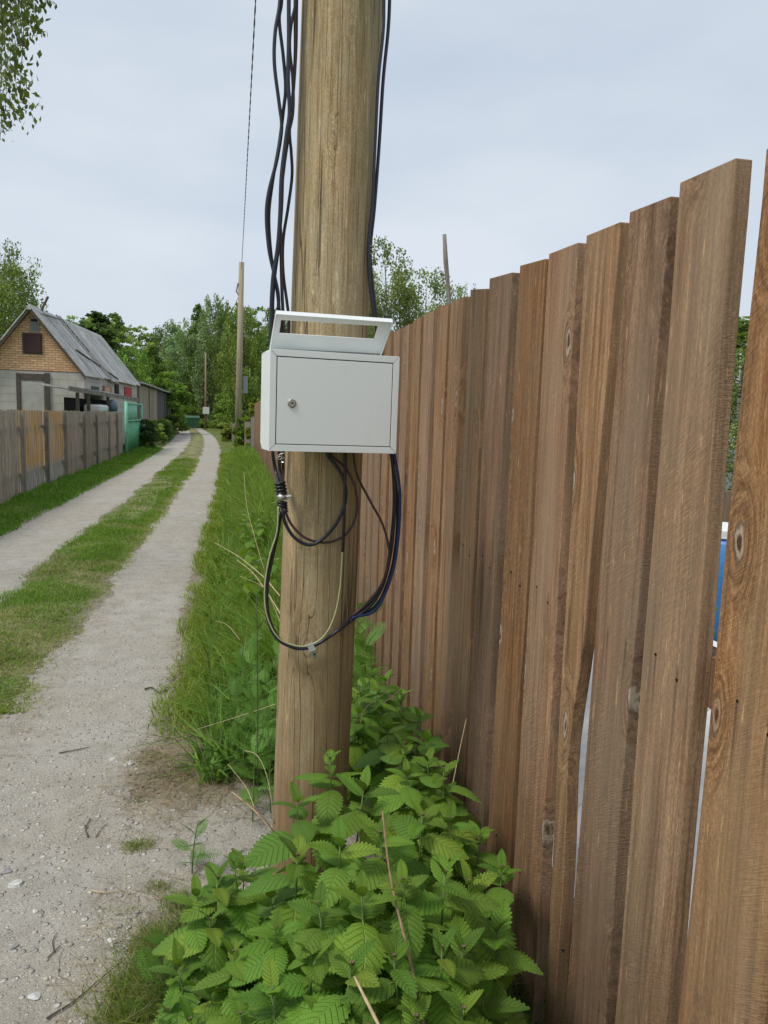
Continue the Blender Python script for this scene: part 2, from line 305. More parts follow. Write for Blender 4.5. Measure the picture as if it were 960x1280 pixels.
# ---------------------------------------------------------------- stones
def stones(name, n, fn, smin, smax, seed, mat, label=None):
    r = np.random.default_rng(seed)
    base = []; ico = [(0,0,1),(.89,0,.45),(.28,.85,.45),(-.72,.53,.45),(-.72,-.53,.45),(.28,-.85,.45),(.72,.53,-.45),(-.28,.85,-.45),(-.89,0,-.45),(-.28,-.85,-.45),(.72,-.53,-.45)]
    fi = [(0,1,2),(0,2,3),(0,3,4),(0,4,5),(0,5,1),(1,6,2),(2,6,7),(2,7,3),(3,7,8),(3,8,4),(4,8,9),(4,9,5),(5,9,10),(5,10,1),(1,10,6)]
    B = np.array(ico); P = fn(r, n); n = len(P); s = smin*(smax/smin)**(r.random(n)**2.6)
    vs = B[None]*(1+r.uniform(-.25, .25, (n, 11, 1)))*np.stack([s, s*r.uniform(.6, 1, n), s*r.uniform(.25, .55, n)], -1)[:, None]
    a = r.uniform(0, 2*PI, n); ca, sa = np.cos(a)[:, None], np.sin(a)[:, None]
    x = vs[..., 0]*ca-vs[..., 1]*sa; y = vs[..., 0]*sa+vs[..., 1]*ca
    X = x+P[:, 0:1]; Y = y+P[:, 1:2]; Z = vs[..., 2]+hz(P[:, 0], P[:, 1])[:, None]+.006+s[:, None]*.05
    Fq = (np.array(fi)[None]+(np.arange(n)*11)[:, None, None]).reshape(-1, 3)
    k = r.uniform(.75, 1.35, n); cc = np.stack([.45*k, (.425+r.uniform(-.02, .01, n))*k, (.39+r.uniform(-.04, .02, n))*k, np.ones(n)], -1)
    me = np_mesh(name, np.stack([X, Y, Z], -1).reshape(-1, 3), Fq, mat, np.repeat(cc, 11, 0)); o = link(name, me)
    return tag(o, label, kind='stuff')
m = Mt('stone'); M['stone'] = m.bsdf(m.mix(m.noise(m.co(), 60, 4), m.attr(), m.mix(1., m.attr(), (.75, .73, .7), 'MULTIPLY')), .85, 0, m.bump(m.noise(m.co(), 200, 3), .002))
def on_tracks(r, n):
    y = 1.2+(r.random(n)**1.7)*11; right = r.random(n) < .72
    uu = np.where(right, r.uniform(-1.2, -.22, n), r.uniform(-2.95, -1.85, n)); return np.stack([uu, y], -1)
tag(stones('loose_gravel', 12000, on_tracks, .0016, .011, 3, M['stone']), 'small pale loose stones scattered over the gravel wheel tracks', 'gravel')
tag(stones('loose_gravel', 2500, lambda r, n: np.stack([r.uniform(-.4, .25, n), r.uniform(1.6, 3.4, n)], -1), .0015, .010, 4, M['stone']), 'small pale loose stones on the sandy patch beside the wooden pole', 'gravel')
def rock(name, p, s, flat, seed, mat, label, cat='stone', group=None):
    r = np.random.default_rng(seed); mb = MB(); nu, nv = 12, 7
    for i in range(nv+1):
        for j in range(nu):
            th = PI*i/nv; ph = 2*PI*j/nu; k = 1+.14*math.sin(3*ph+seed)+.1*math.sin(5*th+seed*2)+r.uniform(-.07, .07)
            mb.v.append((s*k*math.sin(th)*math.cos(ph), s*k*.75*math.sin(th)*math.sin(ph), s*flat*k*math.cos(th)))
    mb.f = [(i*nu+j, i*nu+(j+1) % nu, (i+1)*nu+(j+1) % nu, (i+1)*nu+j) for i in range(nv) for j in range(nu)]
    o = mb.obj(name, mat, None, False); o.location = (p[0], p[1], float(hz(p[0], p[1]))+.006+s*flat*.2); o.rotation_euler = (0, 0, seed*1.3); return tag(o, label, cat, group)
# ---------------------------------------------------------------- grass
m = Mt('grass_blade'); gc = m.attr(); M['grass'] = m.bsdf(gc, .6, 0, None, .25, trans=.35, tcol=m.mix(1., gc, (1.3, 1.25, .6), 'MULTIPLY'))
def blades(name, P, H, Wd, lean, col, label, seed=0, bend_k=.5, cat='grass'):
    r = np.random.default_rng(seed); n = len(P)
    a = r.uniform(0, 2*PI, n); d = np.stack([np.cos(a), np.sin(a)], -1); L_ = lean*(.3+r.random(n)); sdv = np.stack([-d[:, 1], d[:, 0]], -1)
    b = r.uniform(0, 2*PI, n); sdv = np.stack([np.cos(b), np.sin(b)], -1)
    z0 = hz(P[:, 0], P[:, 1])-.004
    def lv(t, wd):
        cx = P[:, 0]+d[:, 0]*H*L_*t**2; cy = P[:, 1]+d[:, 1]*H*L_*t**2; cz = z0+H*t*(1-bend_k*L_*t*.6)
        if wd is None: return [np.stack([cx, cy, cz], -1)]
        return [np.stack([cx-sdv[:, 0]*wd, cy-sdv[:, 1]*wd, cz], -1), np.stack([cx+sdv[:, 0]*wd, cy+sdv[:, 1]*wd, cz], -1)]
    V = np.stack(lv(0, Wd*.5)+lv(.5, Wd*.42)+lv(1, None), 1).reshape(-1, 3)
    k = (np.arange(n)*5)[:, None]; Fq = np.concatenate([k+np.array([[0, 1, 3]]), k+np.array([[0, 3, 2]]), k+np.array([[2, 3, 4]])])
    cc = np.repeat(np.concatenate([col, np.ones((n, 1))], 1), 5, 0)
    return tag(link(name, np_mesh(name, V, Fq, M['grass'], cc)), label, cat, kind='stuff')
def gcolr(r, n, a, b, dryf=0., dry=(.42, .36, .19)):
    t = r.random((n, 1)); c = np.array(a)*(1-t)+np.array(b)*t; c *= r.uniform(.75, 1.25, (n, 1)); isd = r.random(n) < dryf; c[isd] = np.array(dry)*r.uniform(.7, 1.2, (isd.sum(), 1)); return c
def scatter(r, n, u0, u1, y0, y1, p=1.):
    y = y0+(y1-y0)*r.random(n)**p; x = r.uniform(u0, u1, n)+bend(y); return x, y
r = np.random.default_rng(11)
GA, GB = (.10, .20, .024), (.24, .38, .06)
# middle strip
x, y = scatter(r, 120000, -1.98, -1.02, 4.0, 26, 1.9); tuft = sn(x, y, 2.3, .8)+.6*sn(x, y, 7., 2.)
u = x-bend(y); ok = (r.random(len(x)) < np.clip(1.25-np.abs(u+1.5+.07*sn(x, y, 3.1, .3))/.40, 0, 1)+.04) & (vegmask(x, y)+r.random(len(x))*.25 > .55)
bare = (y > 11) & (y < 19) & (u < -1.4+.1*sn(x, y, 1., 1.)) & (r.random(len(x)) < .8); ok &= ~bare
x, y, tuft, u = x[ok], y[ok], tuft[ok], u[ok]; n = len(x); ed = np.clip((u+1.25)/.2, 0, 1)
col = gcolr(r, n, GA, GB, 0.); dn = (sn(x, y, 1.5, 2.6)+.5*sn(x, y, 5, .2) > .5) & (r.random(n) < .42); col[dn] = np.array((.46, .41, .22))*r.uniform(.6, 1.1, (dn.sum(), 1)); col = col*(1-ed[:, None]*.75)+np.array((.30, .36, .05))*ed[:, None]*.75
blades('strip_grass', np.stack([x, y], -1), (.038+.022*tuft.clip(-1, 1.3))*r.uniform(.6, 1.3, n)*(1+y/60), .0026*(1+y/6), 1.1, col, 'short worn grass strip between the two gravel wheel tracks', 1)
# left verge
x, y = scatter(r, 90000, -4.6, -2.78, 7, 34, 1.5); u = x-bend(y); ok = r.random(len(x)) < np.clip((-u-2.75)/.25, .0, 1); x, y = x[ok], y[ok]; n = len(x)
blades('verge_grass', np.stack([x, y], -1), (.07+.05*sn(x, y, 2, 1.)+.06*np.clip(-x-3.3, 0, 1))*r.uniform(.6, 1.3, n), .005*(1+y/10), .9, gcolr(r, n, (.09, .21, .02), (.21, .40, .05), .05), 'bright green grass along the foot of the old grey plank fence', 2)
# right verge: tall
x, y = scatter(r, 120000, -.42, .74, 2.95, 30, 2.2); u = x-bend(y); vm2 = vegmask(x, y); ok = (r.random(len(x)) < vm2**1.5)
x, y, u = x[ok], y[ok], u[ok]; n = len(x); ed = np.clip((u+.05)/.35, 0, 1); lim = np.clip((y-3.1)/1.0, .25, 1)
col = gcolr(r, n, (.09, .20, .02), (.27, .44, .06), .07); lo = (1-ed)[:, None]; col = col*(1-lo*.6)+np.array((.27, .33, .05))*lo*.6
blades('verge_grass', np.stack([x, y], -1), (.10+.30*ed+.05*sn(x, y, 3, 2.))*r.uniform(.4, 1.35, n)*lim, .0042*(1+y/7), 1.0, col, 'tall lush grass along the brown board fence behind the pole', 3)
x, y = scatter(r, 5200, -.15, .72, 3.1, 22, 1.8); n = len(x)
blades('broad_grass', np.stack([x, y], -1), r.uniform(.12, .38, n), .011*(1+y/14), 1.2, gcolr(r, n, (.06, .16, .022), (.24, .40, .07), .0), 'broad bladed grass and plantain leaves mixed into the tall verge', 21)
x, y = scatter(r, 420, -.1, .70, 3.0, 20, 1.5); n = len(x)
blades('seed_stems', np.stack([x, y], -1), r.uniform(.35, .6, n), .0028, .5, gcolr(r, n, (.30, .30, .13), (.46, .42, .24), .4), 'pale thin seed stems standing above the tall verge grass', 22)
# sparse tufts on bare ground, left of the pole and at its foot
def tuft(cx, cy, n, rad, h, a=GA, b=(.28, .34, .06), dry=.25):
    p = r.normal(0, rad, (n, 2))*np.array([1.0, .7])+np.array([cx, cy]); return p, np.full(n, h)*r.uniform(.4, 1.2, n), gcolr(r, n, a, b, dry)
TT = []
for (qx, qy, n_, rad, h) in ((175, 1060, 420, .03, .035), (200, 1110, 300, .022, .03), (150, 1140, 200, .03, .02), (230, 970, 500, .06, .05), (270, 950, 500, .05, .08), (205, 1180, 600, .05, .06), (235, 1220, 900, .07, .14), (200, 1260, 900, .06, .12), (270, 1260, 900, .07, .16), (650, 1250, 500, .05, .2), (185, 1235, 500, .05, .09), (160, 1290, 500, .06, .08), (300, 945, 500, .06, .09), (255, 1000, 160, .05, .03), (215, 1195, 400, .04, .12), (250, 1180, 500, .04, .14), (180, 1005, 260, .04, .02), (330, 980, 400, .03, .10), (225, 1130, 240, .03, .06), (190, 950, 300, .05, .03)):
    n_ = int(n_*1.7); g0 = at_ground(qx, qy); TT.append(tuft(g0.x, g0.y, n_, rad, h, GA if qx < 230 else (.05, .11, .015), (.26, .32, .06) if qx < 230 else (.11, .22, .04)))
blades('sparse_grass', np.concatenate([t[0] for t in TT]), np.concatenate([t[1] for t in TT]), .0024, 1.0, np.concatenate([t[2] for t in TT]), 'thin yellowish grass tufts at the edge of the gravel beside the nettles', 5)
# straw litter
n = 3000; g0 = at_ground(235, 965); P0 = r.normal(0, 1, (n, 2))*np.array([.16, .22])+np.array([g0.x+.03, g0.y-.02]); P0 = np.concatenate([P0, r.uniform((-.45, 1.5), (.2, 2.5), (900, 2)), r.uniform((-1.2, 3), (-.95, 9), (900, 2)), r.uniform((-.42, 3), (-.25, 9), (1200, 2))])
n = len(P0); a = r.uniform(0, 2*PI, n); ln = r.uniform(.01, .085, n); dx, dy = np.cos(a)*ln, np.sin(a)*ln; z = hz(P0[:, 0], P0[:, 1])+.010+r.uniform(0, .012, n); wd = r.uniform(.0007, .0016, n)
V = np.stack([np.stack([P0[:, 0]-dx-dy/ln*wd, P0[:, 1]-dy+dx/ln*wd, z], -1), np.stack([P0[:, 0]-dx+dy/ln*wd, P0[:, 1]-dy-dx/ln*wd, z], -1), np.stack([P0[:, 0]+dx, P0[:, 1]+dy, z+r.uniform(-.003, .015, n)], -1)], 1).reshape(-1, 3)
cc = np.array((.50, .41, .28))*r.uniform(.35, 1.2, (n, 1)); cc = np.repeat(np.concatenate([cc, np.ones((n, 1))], 1), 3, 0)
tag(link('straw_litter', np_mesh('straw_litter', V, np.arange(3*n).reshape(-1, 3), M['grass'], cc)), 'dry straw and stem bits littering the earth beside the track', 'straw', kind='stuff')
# garden side ground cover
x = r.uniform(1.0, 9, 30000); y = r.uniform(-.5, 12, 30000)
blades('garden_grass', np.stack([x, y], -1), r.uniform(.05, .2, len(x)), .008, .8, gcolr(r, len(x), GA, GB), 'rough grass growing in the garden behind the brown fence', 6)
# ---------------------------------------------------------------- brown board fence
FX = .78
def board_mesh(name, b0, b1, t0, t1, zb, zt0, zt1, seed, th=.031, segs=14, wav=.002, mat=None, bulge=0):
    """front face at x=0 looking -X; y edges go from (b0,b1) at zb to (t0,t1) at the top"""
    r = random.Random(seed); mb = MB(); p1, p2 = r.uniform(0, 6), r.uniform(0, 6); bow = r.uniform(-.003, .003)
    for i in range(segs+1):
        t = i/segs; ya = b0+(t0-b0)*t; yb = b1+(t1-b1)*t; za = zb+(zt0-zb)*t; zc = zb+(zt1-zb)*t
        k = 1 if 0 < i < segs else 0
        ya += wav*math.sin(5*t*3+p1)*k+bulge*math.exp(-((za-.85)/.2)**2); yb += wav*math.sin(4.1*t*3+p2)*k; x = bow*math.sin(PI*t)
        mb.v += [(x, ya, za), (x, yb, zc), (x+th, yb, zc), (x+th, ya, za)]
    for i in range(segs):
        for j in range(4): a = i*4+j; b = i*4+(j+1) % 4; mb.f.append((a, b, b+4, a+4))
    mb.f += [(3, 2, 1, 0), tuple(segs*4+q for q in (0, 1, 2, 3))]
    mb.f = [tuple(reversed(f)) for f in mb.f]
    return mb.mesh(name, mat)
def nail_mesh():
    mb = MB(); n = 8
    mb.tube([(-.0006, 0, 0), (.006, 0, 0)], .0028, n); return mb.mesh('nail', M['nail'])
M['nail'] = plain('dark_nail', (.03, .026, .024), .6, .6)
M['rail'] = wood('rail_wood', (.10, .06, .035), (.20, .125, .075), (.3, .21, .13), knots=False, saw=False, obj_rand=False)
fence = tag(empty('board_fence', (FX, 0, 0)), 'long tall brown fence of upright boards running beside the wooden pole and nettles', 'fence')
NM = nail_mesh()
def put_board(me, y, rz=0., ry=0., sc=1.):
    o = bpy.data.objects.new('board', me); C.objects.link(o); o.parent = fence; o.location = (0, y, 0); o.rotation_euler = (ry, 0, rz); o.scale = (1, 1, sc); return o
def nails(bo, ctr, wd):
    for zz in (1.165, .36):
        for s in (-1, 1):
            q = bpy.data.objects.new('nail', NM); C.objects.link(q); q.parent = bo; q.location = (-.0005, ctr+s*wd*.24, zz+s*.012)
near = [  # y bottom lo/hi at z=.05, y top lo/hi, top z lo/hi
 (.315, .465, .32, .47, 2.03, 2.03), (.49, .64, .495, .645, 2.02, 2.025), (.665, .822, .668, .822, 2.03, 2.03),
 (.866, 1.066, .862, 1.036, 2.03, 2.02), (1.090, 1.262, 1.106, 1.259, 2.030, 2.037), (1.300, 1.474, 1.286, 1.431, 2.021, 2.030), (1.538, 1.578, 1.468, 1.619, 2.020, 2.027),
 (1.648, 1.832, 1.662, 1.825, 2.021, 2.029), (1.866, 2.052, 1.846, 2.021, 2.021, 2.037), (2.096, 2.270, 2.083, 2.275, 2.030, 2.046), (2.298, 2.46, 2.305, 2.467, 2.02, 2.043)]
for i, (b0, b1, t0, t1, z0, z1) in enumerate(near):
    ctr = (t0+t1)/2; me = board_mesh('board', b0-ctr, b1-ctr, t0-ctr, t1-ctr, .03, z0, z1, i+3, mat=M['fence'], segs=24, wav=.0022, bulge=.028 if i == 6 else 0)
    o = put_board(me, ctr); bv = o.modifiers.new('bevel', 'BEVEL'); bv.width = .0022; bv.segments = 2; bv.limit_method = 'ANGLE'; bv.angle_limit = .6; nails(o, 0, .15)
vars_ = [board_mesh('board', -hw, hw+random.uniform(-.006, .006), -hw, hw, .03, 2.03+random.uniform(-.008, .008), 2.035+random.uniform(-.008, .008), 50+k, mat=M['fence'], segs=8) for k, hw in enumerate((.074, .080, .076, .085, .078, .070))]
rb = random.Random(4); y = 2.53; k = 0
while y < 29.5:
    y += .09; o = put_board(vars_[rb.randrange(6)], y, rb.uniform(-.03, .03), rb.uniform(-.003, .003), 1+rb.uniform(-.006, .006)); 
    if y < 4.2: nails(o, 0, .15)
    y += .078+rb.uniform(.018, .042)
for k in range(10):
    y = -.5-.19*k; put_board(vars_[k % 6], y)
for zc in (1.165, .36):
    MB().box((.031, -2.4, zc-.045), (.076, 29.6, zc+.045)).obj('rail', M['rail'], fence)
for k in range(13): MB().box((.078, -1.1+2.45*k, 0), (.158, -1.02+2.45*k, 1.75)).obj('fence_post', M['rail'], fence)
# grey far fence continuing
gf = tag(empty('plank_fence', (.78, 29.75, 0)), 'low weathered grey plank fence at the far end of the brown board fence', 'fence')
gp = [board_mesh('plank', -.06, .06, -.06, .06, .02, 1.42+.05*k, 1.44, 90+k, th=.02, segs=3, mat=M['greywood']) for k in range(3)]
for k in range(110):
    t = k/110; o = bpy.data.objects.new('plank', gp[rb.randrange(3)]); C.objects.link(o); o.parent = gf
    o.location = (-.9*t**1.3, 14*t, 0); o.scale = (1, 1, 1.04-.32*t+rb.uniform(-.02, .02)); o.rotation_euler = (0, 0, .05+.04*t)
# ---------------------------------------------------------------- wooden pole with its clips
base_c, top_c = Vector((.2315, 2.2, -.3)), Vector((.2315+.0187*9.3, 2.2, 9.0))
def pole_c(z): return base_c+(top_c-base_c)*((z+.3)/9.3)
def pole_mesh():
    mb = MB(); rr = random.Random(2); n = 64; zs = list(np.concatenate([np.arange(-.3, 3.2, .04), np.arange(3.2, 9.01, .3)]))
    ph = [rr.uniform(0, 6.28) for _ in range(6)]
    cr_ = [(rr.uniform(0, 2*PI), rr.uniform(.004, .008), rr.uniform(0, 6)) for _ in range(9)]
    for z in zs:
        c = pole_c(z); R_ = .1175-.0022*z
        for j in range(n):
            a = 2*PI*j/n; r_ = R_*(1+.010*math.sin(2*a+ph[0]+z*.4)+.006*math.sin(5*a+ph[1]+z*.9)+.003*math.sin(11*a+ph[2]))
            for (ca, cw, cp) in cr_:
                d = (a-ca-.03*math.sin(z*1.1+cp)+PI) % (2*PI)-PI; r_ -= .0035*math.exp(-(d/.05)**2)*(.5+.5*math.sin(z*.9+cp))
            mb.v.append((c.x+r_*math.cos(a), c.y+r_*math.sin(a), z))
    k = len(zs); mb.f = [(i*n+j, i*n+(j+1) % n, (i+1)*n+(j+1) % n, (i+1)*n+j) for i in range(k-1) for j in range(n)]+[tuple(range((k-1)*n, k*n))]
    return mb
po = pole_mesh().obj('utility_pole', M['pole'], None, True); tag(po, 'thick round timber pole carrying the white metal box in front of the brown fence', 'pole')
# ---------------------------------------------------------------- white metal box
def paint(name, col, rough=.42):
    m = Mt(name); c = m.co(); n = m.noise(c, 30, 4); d = m.noise(m.mapv(c, (1, 1, .3)), 9, 5, .65)
    cc = m.mix(m.rng(d, .52, .8, 0, .35), col, tuple(q*.8 for q in col)); cc = m.mix(m.rng(m.noise(c, 60, 5, .7), .66, .75, 0, .5), cc, (.42, .40, .36))
    return m.bsdf(cc, m.rng(n, .3, .7, rough-.06, rough+.1), 0, m.bump(m.noise(c, 420, 2), .0004, .6), spec=.45)
M['boxpaint'] = paint('pale_grey_enamel', (.81, .84, .83)); M['steel'] = plain('zinc_steel', (.52, .52, .50), .35, .9, .15, 60)
M['gap'] = plain('dark_rubber', (.02, .02, .02), .8); M['lock'] = plain('lock_metal', (.45, .42, .38), .3, 1., .2, 90)
fy = 1.93
TL, TR, BR, BL = (at_y(*q, fy) for q in ((337.5, 435.5), (502.5, 446), (497.5, 567), (334, 564)))
bw = ((TR-TL).length+(BR-BL).length)/2; bh = ((TL-BL).length+(TR-BR).length)/2; ctr = (TL+TR+BR+BL)/4
ux = ((TR-TL)+(BR-BL)).normalized(); ux.y = .115; ux.normalize(); uz = ((TL-BL)+(TR-BR)).normalized(); uz = (uz-ux*uz.dot(ux)).normalized(); uy = uz.cross(ux)
BM = Matrix((ux, uy, uz)).transposed().to_4x4(); BM.translation = ctr-uz*bh/2
box = empty('meter_box'); box.matrix_world = BM
tag(box, 'pale grey metal box with locked door mounted on the thick timber pole', 'metal box')
hw = bw/2; D = .152; fr = .017
# local axes: x right, y back, z up; front frame plane y=0
mb = MB(); pts = [(-hw, .004, 0), (-hw, D*.82, 0), (-hw, D, .018), (-hw, D, bh-.004), (-hw, .004, bh)]
mb.prism([(-hw+.0015, y, z) for (_, y, z) in pts], (.0012, 0, 0)); mb.prism([(hw-.0027, y, z) for (_, y, z) in pts], (.0012, 0, 0))
mb.box((-hw+.0027, .004, bh-.0015), (hw-.0027, D, bh)); mb.box((-hw+.0027, .004, 0), (hw-.0027, D*.82, .0015)); mb.box((-hw+.0027, D-.0015, .02), (hw-.0027, D, bh-.0015))
mb.obj('box_body', M['boxpaint'], box, bevel=.0006)
g_ = .0012
for nm, pl in (('frame_rail', [(-hw, bh), (hw, bh), (hw-fr, bh-fr), (-hw+fr, bh-fr)]), ('frame_rail', [(-hw+fr, fr), (hw-fr, fr), (hw, 0), (-hw, 0)]),
               ('frame_stile', [(-hw, bh-g_), (-hw+fr-g_*.3, bh-fr-g_), (-hw+fr-g_*.3, fr+g_), (-hw, g_)]), ('frame_stile', [(hw-fr+g_*.3, bh-fr-g_), (hw, bh-g_), (hw, g_), (hw-fr+g_*.3, fr+g_)])):
    mb = MB(); mb.prism([(x, 0, z) for x, z in pl], (0, .0035, 0)); mb.obj(nm, M['boxpaint'], box, bevel=.0007)
mb = MB(); mb.box((-hw+fr-.004, .0038, fr-.004), (hw-fr+.004, .0046, bh-fr+.004)); mb.obj('door_gasket', M['gap'], box)
dx0, dx1, dz0, dz1 = -hw+fr+.0022, hw-fr-.0018, fr+.0022, bh-fr-.0026
mb = MB(); mb.box((dx0, .0004, dz0), (dx1, .0036, dz1)); door = mb.obj('door', M['boxpaint'], box, bevel=.0009)
lx, lz = dx0+.0385, dz0+(dz1-dz0)*.475
mb = MB(); mb.tube([(lx, .001, lz), (lx, -.0022, lz), (lx, -.0034, lz)], [.0112, .0112, .0095], 32); lk = mb.obj('lock', M['lock'], door)
mb = MB(); mb.tube([(lx, -.0030, lz), (lx, -.0042, lz)], .0068, 28); mb.obj('lock_core', M['steel'], lk)
mb = MB(); mb.box((lx-.0045, -.0046, lz-.0008), (lx+.0045, -.0038, lz+.0012)); mb.box((lx-.0016, -.00465, lz+.0012), (lx+.0016, -.0038, lz+.0034)); mb.obj('keyhole', M['gap'], lk)
# opened flap with a cut-out window standing on the top
ft, fb = 1.955, 2.035
P_tl, P_tr, P_br, P_bl = at_y(345.5, 388.5, ft), at_y(490, 399, ft), at_y(474.5, 442, fb), at_y(337.5, 435, fb)
W_tl, W_tr, W_br, W_bl = ((351.5, 400), (472.5, 407.5), (467.5, 424), (349, 416.5))
nrm = (P_tr-P_bl).cross(P_tl-P_bl).normalized(); 
if nrm.y > 0: nrm = -nrm        # towards the viewer
def on_flap(px_, py_): d = ray(px_, py_); return EYE+d*((P_bl-EYE).dot(nrm)/d.dot(nrm))
O = [P_tl, on_flap(490, 399), on_flap(474.5, 442), P_bl]; I_ = [on_flap(*q) for q in (W_tl, W_tr, W_br, W_bl)]
fl = tag(empty('open_flap', tuple(P_bl)), 'open sheet metal flap with rectangular window cut-out standing on top of the box', 'flap'); fi = Matrix.Translation(-P_bl)
th = -nrm*.0016; mb = MB()
for i in range(4): j = (i+1) % 4; mb.prism([fi @ q for q in (O[i], O[j], I_[j], I_[i])], th)
mb.obj('flap_panel', M['boxpaint'], fl)
lip = nrm*.016
def lipbox(a, b, w_, nm):
    mb = MB(); a, b = fi @ a, fi @ b; mb.prism([a, b, b+lip, a+lip], w_); mb.obj(nm, M['boxpaint'], fl, bevel=.0005)
upv = (O[0]-O[3]).normalized(); rtv = (O[1]-O[0]).normalized()
lipbox(O[0], O[1], upv*.0016, 'top_lip'); lipbox(O[0], O[3], -rtv*.0016, 'side_lip'); lipbox(O[1], O[2], rtv*.0016, 'side_lip')
mb = MB(); mb.prism([fi @ (q) for q in (O[3]+rtv*.01, O[2]-rtv*.01, O[2]-rtv*.01-upv*.018+Vector((0, .008, 0)), O[3]+rtv*.01-upv*.018+Vector((0, .008, 0)))], th); mb.obj('hinge_strip', M['steel'], fl)
# ---------------------------------------------------------------- cables
def cable_mat(name, col, stripe=None):
    m = Mt(name); c = m.co(); cc = m.mix(m.noise(c, 40, 3), col, tuple(q*1.6 for q in col))
    return m.bsdf(cc, .38, 0, m.bump(m.noise(c, 300, 2), .0003), spec=.5)
CK = cable_mat('black_sheath', (.012, .013, .018)); CB = cable_mat('blue_sheath', (.008, .022, .10)); CR = cable_mat('brown_sheath', (.045, .022, .022)); CY = cable_mat('yellow_green_sheath', (.33, .36, .17))
CN = cable_mat('navy_sheath', (.011, .013, .022))
def cable(pts, mat, label, r_=.0048, Y=2.07, group=None, yfn=None, name='cable'):
    P = [at_y(p[0], p[1], p[2] if len(p) > 2 else Y) for p in pts]; mb = MB(); mb.tube(catmull(P, 7), r_, 10)
    return tag(mb.obj(name, mat, None, True), label, 'cable', group)
YL = 2.14
cable([(350,-60),(350,0),(344,40),(343,80),(349,130),(352,160),(346,200),(336,240),(333,270),(336,310),(342,340),(348,370),(347,400),(344,440),(342,500),(341,540),(341,567),(345,590),(349,606,2.09)], CK, 'outermost black cable left of the pole, bulging farthest left halfway up', .0050, YL)
cable([(352,-60),(352,0),(349,25),(354,70),(357,110),(354,140),(349,180),(341,225),(336,270),(339,320),(346,360),(350,400),(352,440),(351,500),(350,540),(349,567),(350,590),(353,606,2.09)], CK, 'black cable left of the pole crossing between the outermost cable and inner bundle', .0048, YL+.012)
cable([(362,-60),(361,0),(361,50),(360,100),(362,140),(358,170),(352,220),(350,270),(347,310),(341,350),(339,400),(340,445)], CN, 'thick dark cable in the inner bundle left of the pole, ending behind the box corner', .0056, YL-.012)
cable([(371,-60),(370,0),(364,30),(362,60),(366,100),(366,140),(360,170),(354,210),(352,260),(348,310),(343,350),(341,390),(346,430)], CK, 'black cable swinging from the pole edge down to the flap corner', .0046, YL+.004)
cable([(373,-60),(371,0),(370,60),(367,110),(362,160),(364,190),(365,220),(360,260),(354,300),(354,340),(359,380),(361,400),(360,440)], CK, 'black cable nearest the left edge of the pole above the box', .0044, YL+.03)
cable([(369,-60),(369,20),(369,70),(366,120),(361,165),(356,200),(352,235),(350,265),(351,300),(352,350),(354,400),(355,440),(354,567),(354,590),(352,606,2.09)], CR, 'brownish cable inside the bundle left of the pole', .0048, YL+.016)
cable([(481,-60),(480,0),(479,40),(473,100),(469,180),(465,260),(461,300),(462,350),(467,390),(474,430),(482,480),(486,540),(489,567),(492,600),(492,640),(487,690),(480,725),(465,750),(442,770),(425,786,2.065),(400,803,2.065),(378,811,2.065),(352,803,2.07),(338,785,2.08),(331,750,2.085),(334,712,2.085),(343,680,2.08),(350,640,2.075)], CN, 'long dark cable from above the box, right of pole, looping under to the left bundle', .0046, 2.12)
cable([(488,-60),(487,0),(485,40),(479,100),(474,180),(468,260),(463,310),(465,350),(470,395),(477,440),(483,500),(488,560),(494,600),(497,630),(496,670),(490,710),(478,745),(464,762),(447,767),(440,771)], CN, 'black cable outermost at the pole right edge, passing behind the box', .0050, 2.135)
cable([(489,545),(493,567),(499,605),(500,630),(498,670),(492,710),(480,745),(466,765),(448,770),(440,773)], CB, 'blue cable under the box right corner curving in towards the pole', .0044, 2.10)
cable([(442,540,2.03),(442,567),(447,595),(462,625),(478,655),(486,685),(484,710),(474,735),(455,757),(440,770)], CR, 'thin brown cable leaving the box underside in a wide bow over the fence', .0036, 2.09)
cable([(409,540,2.03),(409,567),(420,582),(430,600),(432,625),(420,655),(400,676),(385,681),(368,672),(357,655),(353,638)], CN, 'dark blue cable loop on the pole under the box, inner one', .0048, 2.064)
cable([(412,540,2.03),(413,567),(432,585),(444,610),(446,640),(435,665),(415,677),(395,677),(378,670),(364,655),(355,636)], CR, 'brown cable loop on the pole under the box, outer one', .0036, 2.073)
cable([(431,540,2.03),(431,567),(431,610),(430,650),(428,690)], CK, 'straight black cable hanging down the pole from the box underside', .0042, 2.062)
cable([(428,690),(425,735),(418,770),(405,795),(385,807),(365,806),(346,795),(333,767),(331,733),(337,695),(346,665),(348,633)], CY, 'yellow green striped cable hanging in a long loop under the box', .0022, 2.056)
cable([(487,540),(490,567),(494,615),(491,670),(485,710),(475,740),(460,760),(440,775),(410,797,2.067),(390,808,2.067),(368,810,2.067),(348,797,2.072),(336,770,2.08),(334,735,2.085),(340,700,2.085),(347,668,2.08),(352,636,2.075)], CK, 'black cable making the widest loop from box right edge to left bundle', .0046, 2.105)
